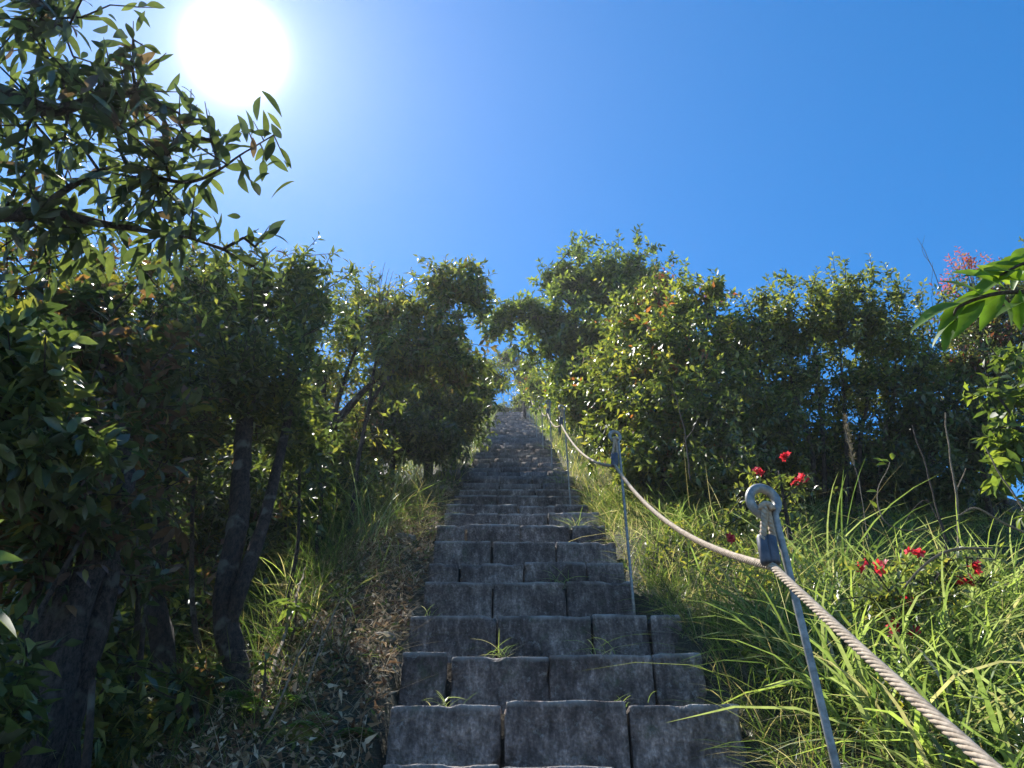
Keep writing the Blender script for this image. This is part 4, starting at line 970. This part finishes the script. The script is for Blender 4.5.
# ferns
def fern(label, px, py, size, nf, pal=GREEN_M):
    p = hit(px, py); mb = MB(); st = MB(); root = empty('fern', p, label, 'fern', 'ferns and small broad leaved plants under the left trees')
    for f in range(nf):
        az = f * 2.4 + random.random(); L = size * random.uniform(.7, 1.1); pts = []
        for k in range(12):
            s = k / 11; pts.append(p + Vector((math.cos(az) * L * s * .8, math.sin(az) * L * s * .8, L * (s * .9 - .75 * s * s))))
        st.tube(pts, [.003 * (1 - .8 * k / 11) for k in range(12)], 4, False)
        A = np.array([tuple(v) for v in pts]); T = np.gradient(A, axis=0); T = unit(T)
        for side in (-1, 1):
            for sub in (0, .5):
                kk = np.arange(1.0, 11.0) + sub; kk = kk[kk < 11]
                P = np.stack([np.interp(kk, np.arange(12), A[:, c]) for c in range(3)], 1); Tt = np.stack([np.interp(kk, np.arange(12), T[:, c]) for c in range(3)], 1)
                sd = unit(np.cross(Tt, [0, 0, 1.])) * side; ll = L * .22 * np.sin(np.pi * (kk / 11) ** .8) + .008
                leaves(mb, P, sd + Tt * .45, np.tile([0, 0, 1.], (len(P), 1)), ll, ll * .26, pick(pal, len(P)), 0, .2)
    st.build('stalks', M['twig'], root); mb.build('fronds', M['leaf_soft'], root)
FP = [((.06, .13, .03), 3), ((.1, .18, .04), 2)]
for lb, px, py, s, nf in [('fern at the foot of the bank between the two slim trunks', 200, 700, .34, 9), ('fern close to the left of the crooked trunk', 190, 655, .3, 8), ('small fern low at the left of the dry leaf bank', 262, 720, .25, 8), ('fern by the right side of the mottled trunk', 120, 690, .34, 9),
                          ('fern at the bottom edge between mottled and slim trunk', 130, 755, .3, 8), ('fern growing in the shade right of the crooked trunk', 275, 650, .26, 8), ('fern on the dry bank nearest the bottom steps', 330, 745, .2, 7), ('fern under the grass clump left of the stairs', 320, 590, .28, 8)]:
    fern(lb, px, py, s, nf, FP)
# small broad leaved plant catching the sun
def rosette(label, px, py, L, n):
    p = hit(px, py); root = empty('broad_leaved_plant', p, label, 'plant')
    st = MB(); top = p + Vector((0, 0, .28)); st.tube([p, p + Vector((.02, 0, .15)), top], [.006, .005, .003], 6); st.build('stem', M['twig'], root)
    mb = MB(); a = np.arange(n) * 2.4
    D = np.stack([np.cos(a), np.sin(a), .35 - .5 * rng.random(n)], 1)
    leaves(mb, np.tile(np.array(top), (n, 1)) - np.array([0, 0, 1]) * rng.random((n, 1)) * .06, D, np.tile([0, 0, 1.], (n, 1)), np.full(n, L), np.full(n, L * .3), pick([((.14, .2, .06), 1), ((.1, .16, .05), 1)], n), 1, .4)
    mb.build('leaves', M['leaf'], root)
rosette('small plant with a whorl of pale shining leaves right of the crooked trunk', 285, 660, .12, 12)
rosette('bright little leafy plant at the foot of the crooked trunk', 250, 735, .07, 12)

# rocks and sticks on the left bank
def rock(label, px, py, s, mat='rock', flat=.6):
    p = hit(px, py); mb = MB(); bm = bmesh.new(); bmesh.ops.create_icosphere(bm, subdivisions=4, radius=1)
    V = []
    for v in bm.verts:
        c = v.co; k = 1 + .35 * noise.noise(c * 1.3 + Vector((px, py, 0))) + .12 * noise.noise(c * 4 + Vector((py, 0, 0)))
        q = Vector((c.x * s * k * 1.2, c.y * s * k, c.z * s * k * flat)); V.append(p + q)
    Fc = np.array([[v.index for v in f.verts] for f in bm.faces]); bm.free()
    mb.add(V, [Fc]); tag(mb.build('rock', M[mat]), label, 'rock', 'stones on the left bank')
rock('dark stone bedded in the dry bank beside the sixth step', 405, 540, .07)
rock('second dark stone lower on the dry bank', 428, 535, .05)
rock('large dark boulder by the left edge of the upper steps', 447, 478, .16)
rock('dark boulder just above the dry bank', 440, 492, .10)
rock('yellow green mossy stone at the bottom of the left bank', 300, 735, .06, 'moss')
rock('small mossy stone beside the larger mossy one', 318, 722, .05, 'moss')
rock('low grey stone near the dry leaves by the third step', 385, 640, .05)
def stick(label, a, b, r, dz=.04):
    A = hit(*a) + Vector((0, 0, dz)); B_ = hit(*b) + Vector((0, 0, dz * 2)); m = (A + B_) / 2 + Vector((0, 0, .03))
    bare_twigs('fallen_stick', label, [[(A, r), (m, r * .9), (B_, r * .5)]], 'dry_twig', 'stick', 'dead sticks on the left bank')
stick('pale dead stick lying level across the dry bank', (355, 562), (410, 557), .006)
stick('long thin dead twig slanting up the bottom of the left bank', (262, 760), (312, 668), .004, .1)
stick('short dead twig crossing the leaf litter', (385, 570), (405, 590), .004)
stick('thin pale twig leaning beside the mossy stones', (300, 720), (335, 640), .004, .1)
stick('crooked brown stick at the bottom of the crooked trunk', (268, 700), (300, 600), .008, .1)
# ------------------------------------------------------------------ air
def build_added_haze():  # haze volume added for a glare-like veil that lifts the shadows
    V = [(x, y, z) for z in (-72, 22.5) for y in (-420, 420) for x in (-420, 420)]
    Fq = np.array([(0, 2, 3, 1), (4, 5, 7, 6), (0, 1, 5, 4), (2, 6, 7, 3), (0, 4, 6, 2), (1, 3, 7, 5)])
    m = bpy.data.materials.new('air'); m.use_nodes = True; nt = m.node_tree; nt.nodes.clear()
    out = nt.nodes.new('ShaderNodeOutputMaterial'); v = nt.nodes.new('ShaderNodeVolumePrincipled')
    v.inputs['Color'].default_value = (0.9, 0.93, 1.0, 1); v.inputs['Density'].default_value = HAZE; v.inputs['Anisotropy'].default_value = 0.5
    nt.links.new(v.outputs[0], out.inputs['Volume'])
    o = link_mesh('added_haze', V, [Fq], m, smooth=False)
    tag(o, 'thin bright haze added to the air to veil the shadows below the sun', 'added_haze', kind='stuff')
HAZE = 0.0013
build_added_haze()
print('objects', len(bpy.data.objects), 'verts', sum(len(o.data.vertices) for o in bpy.data.objects if o.type == 'MESH'))
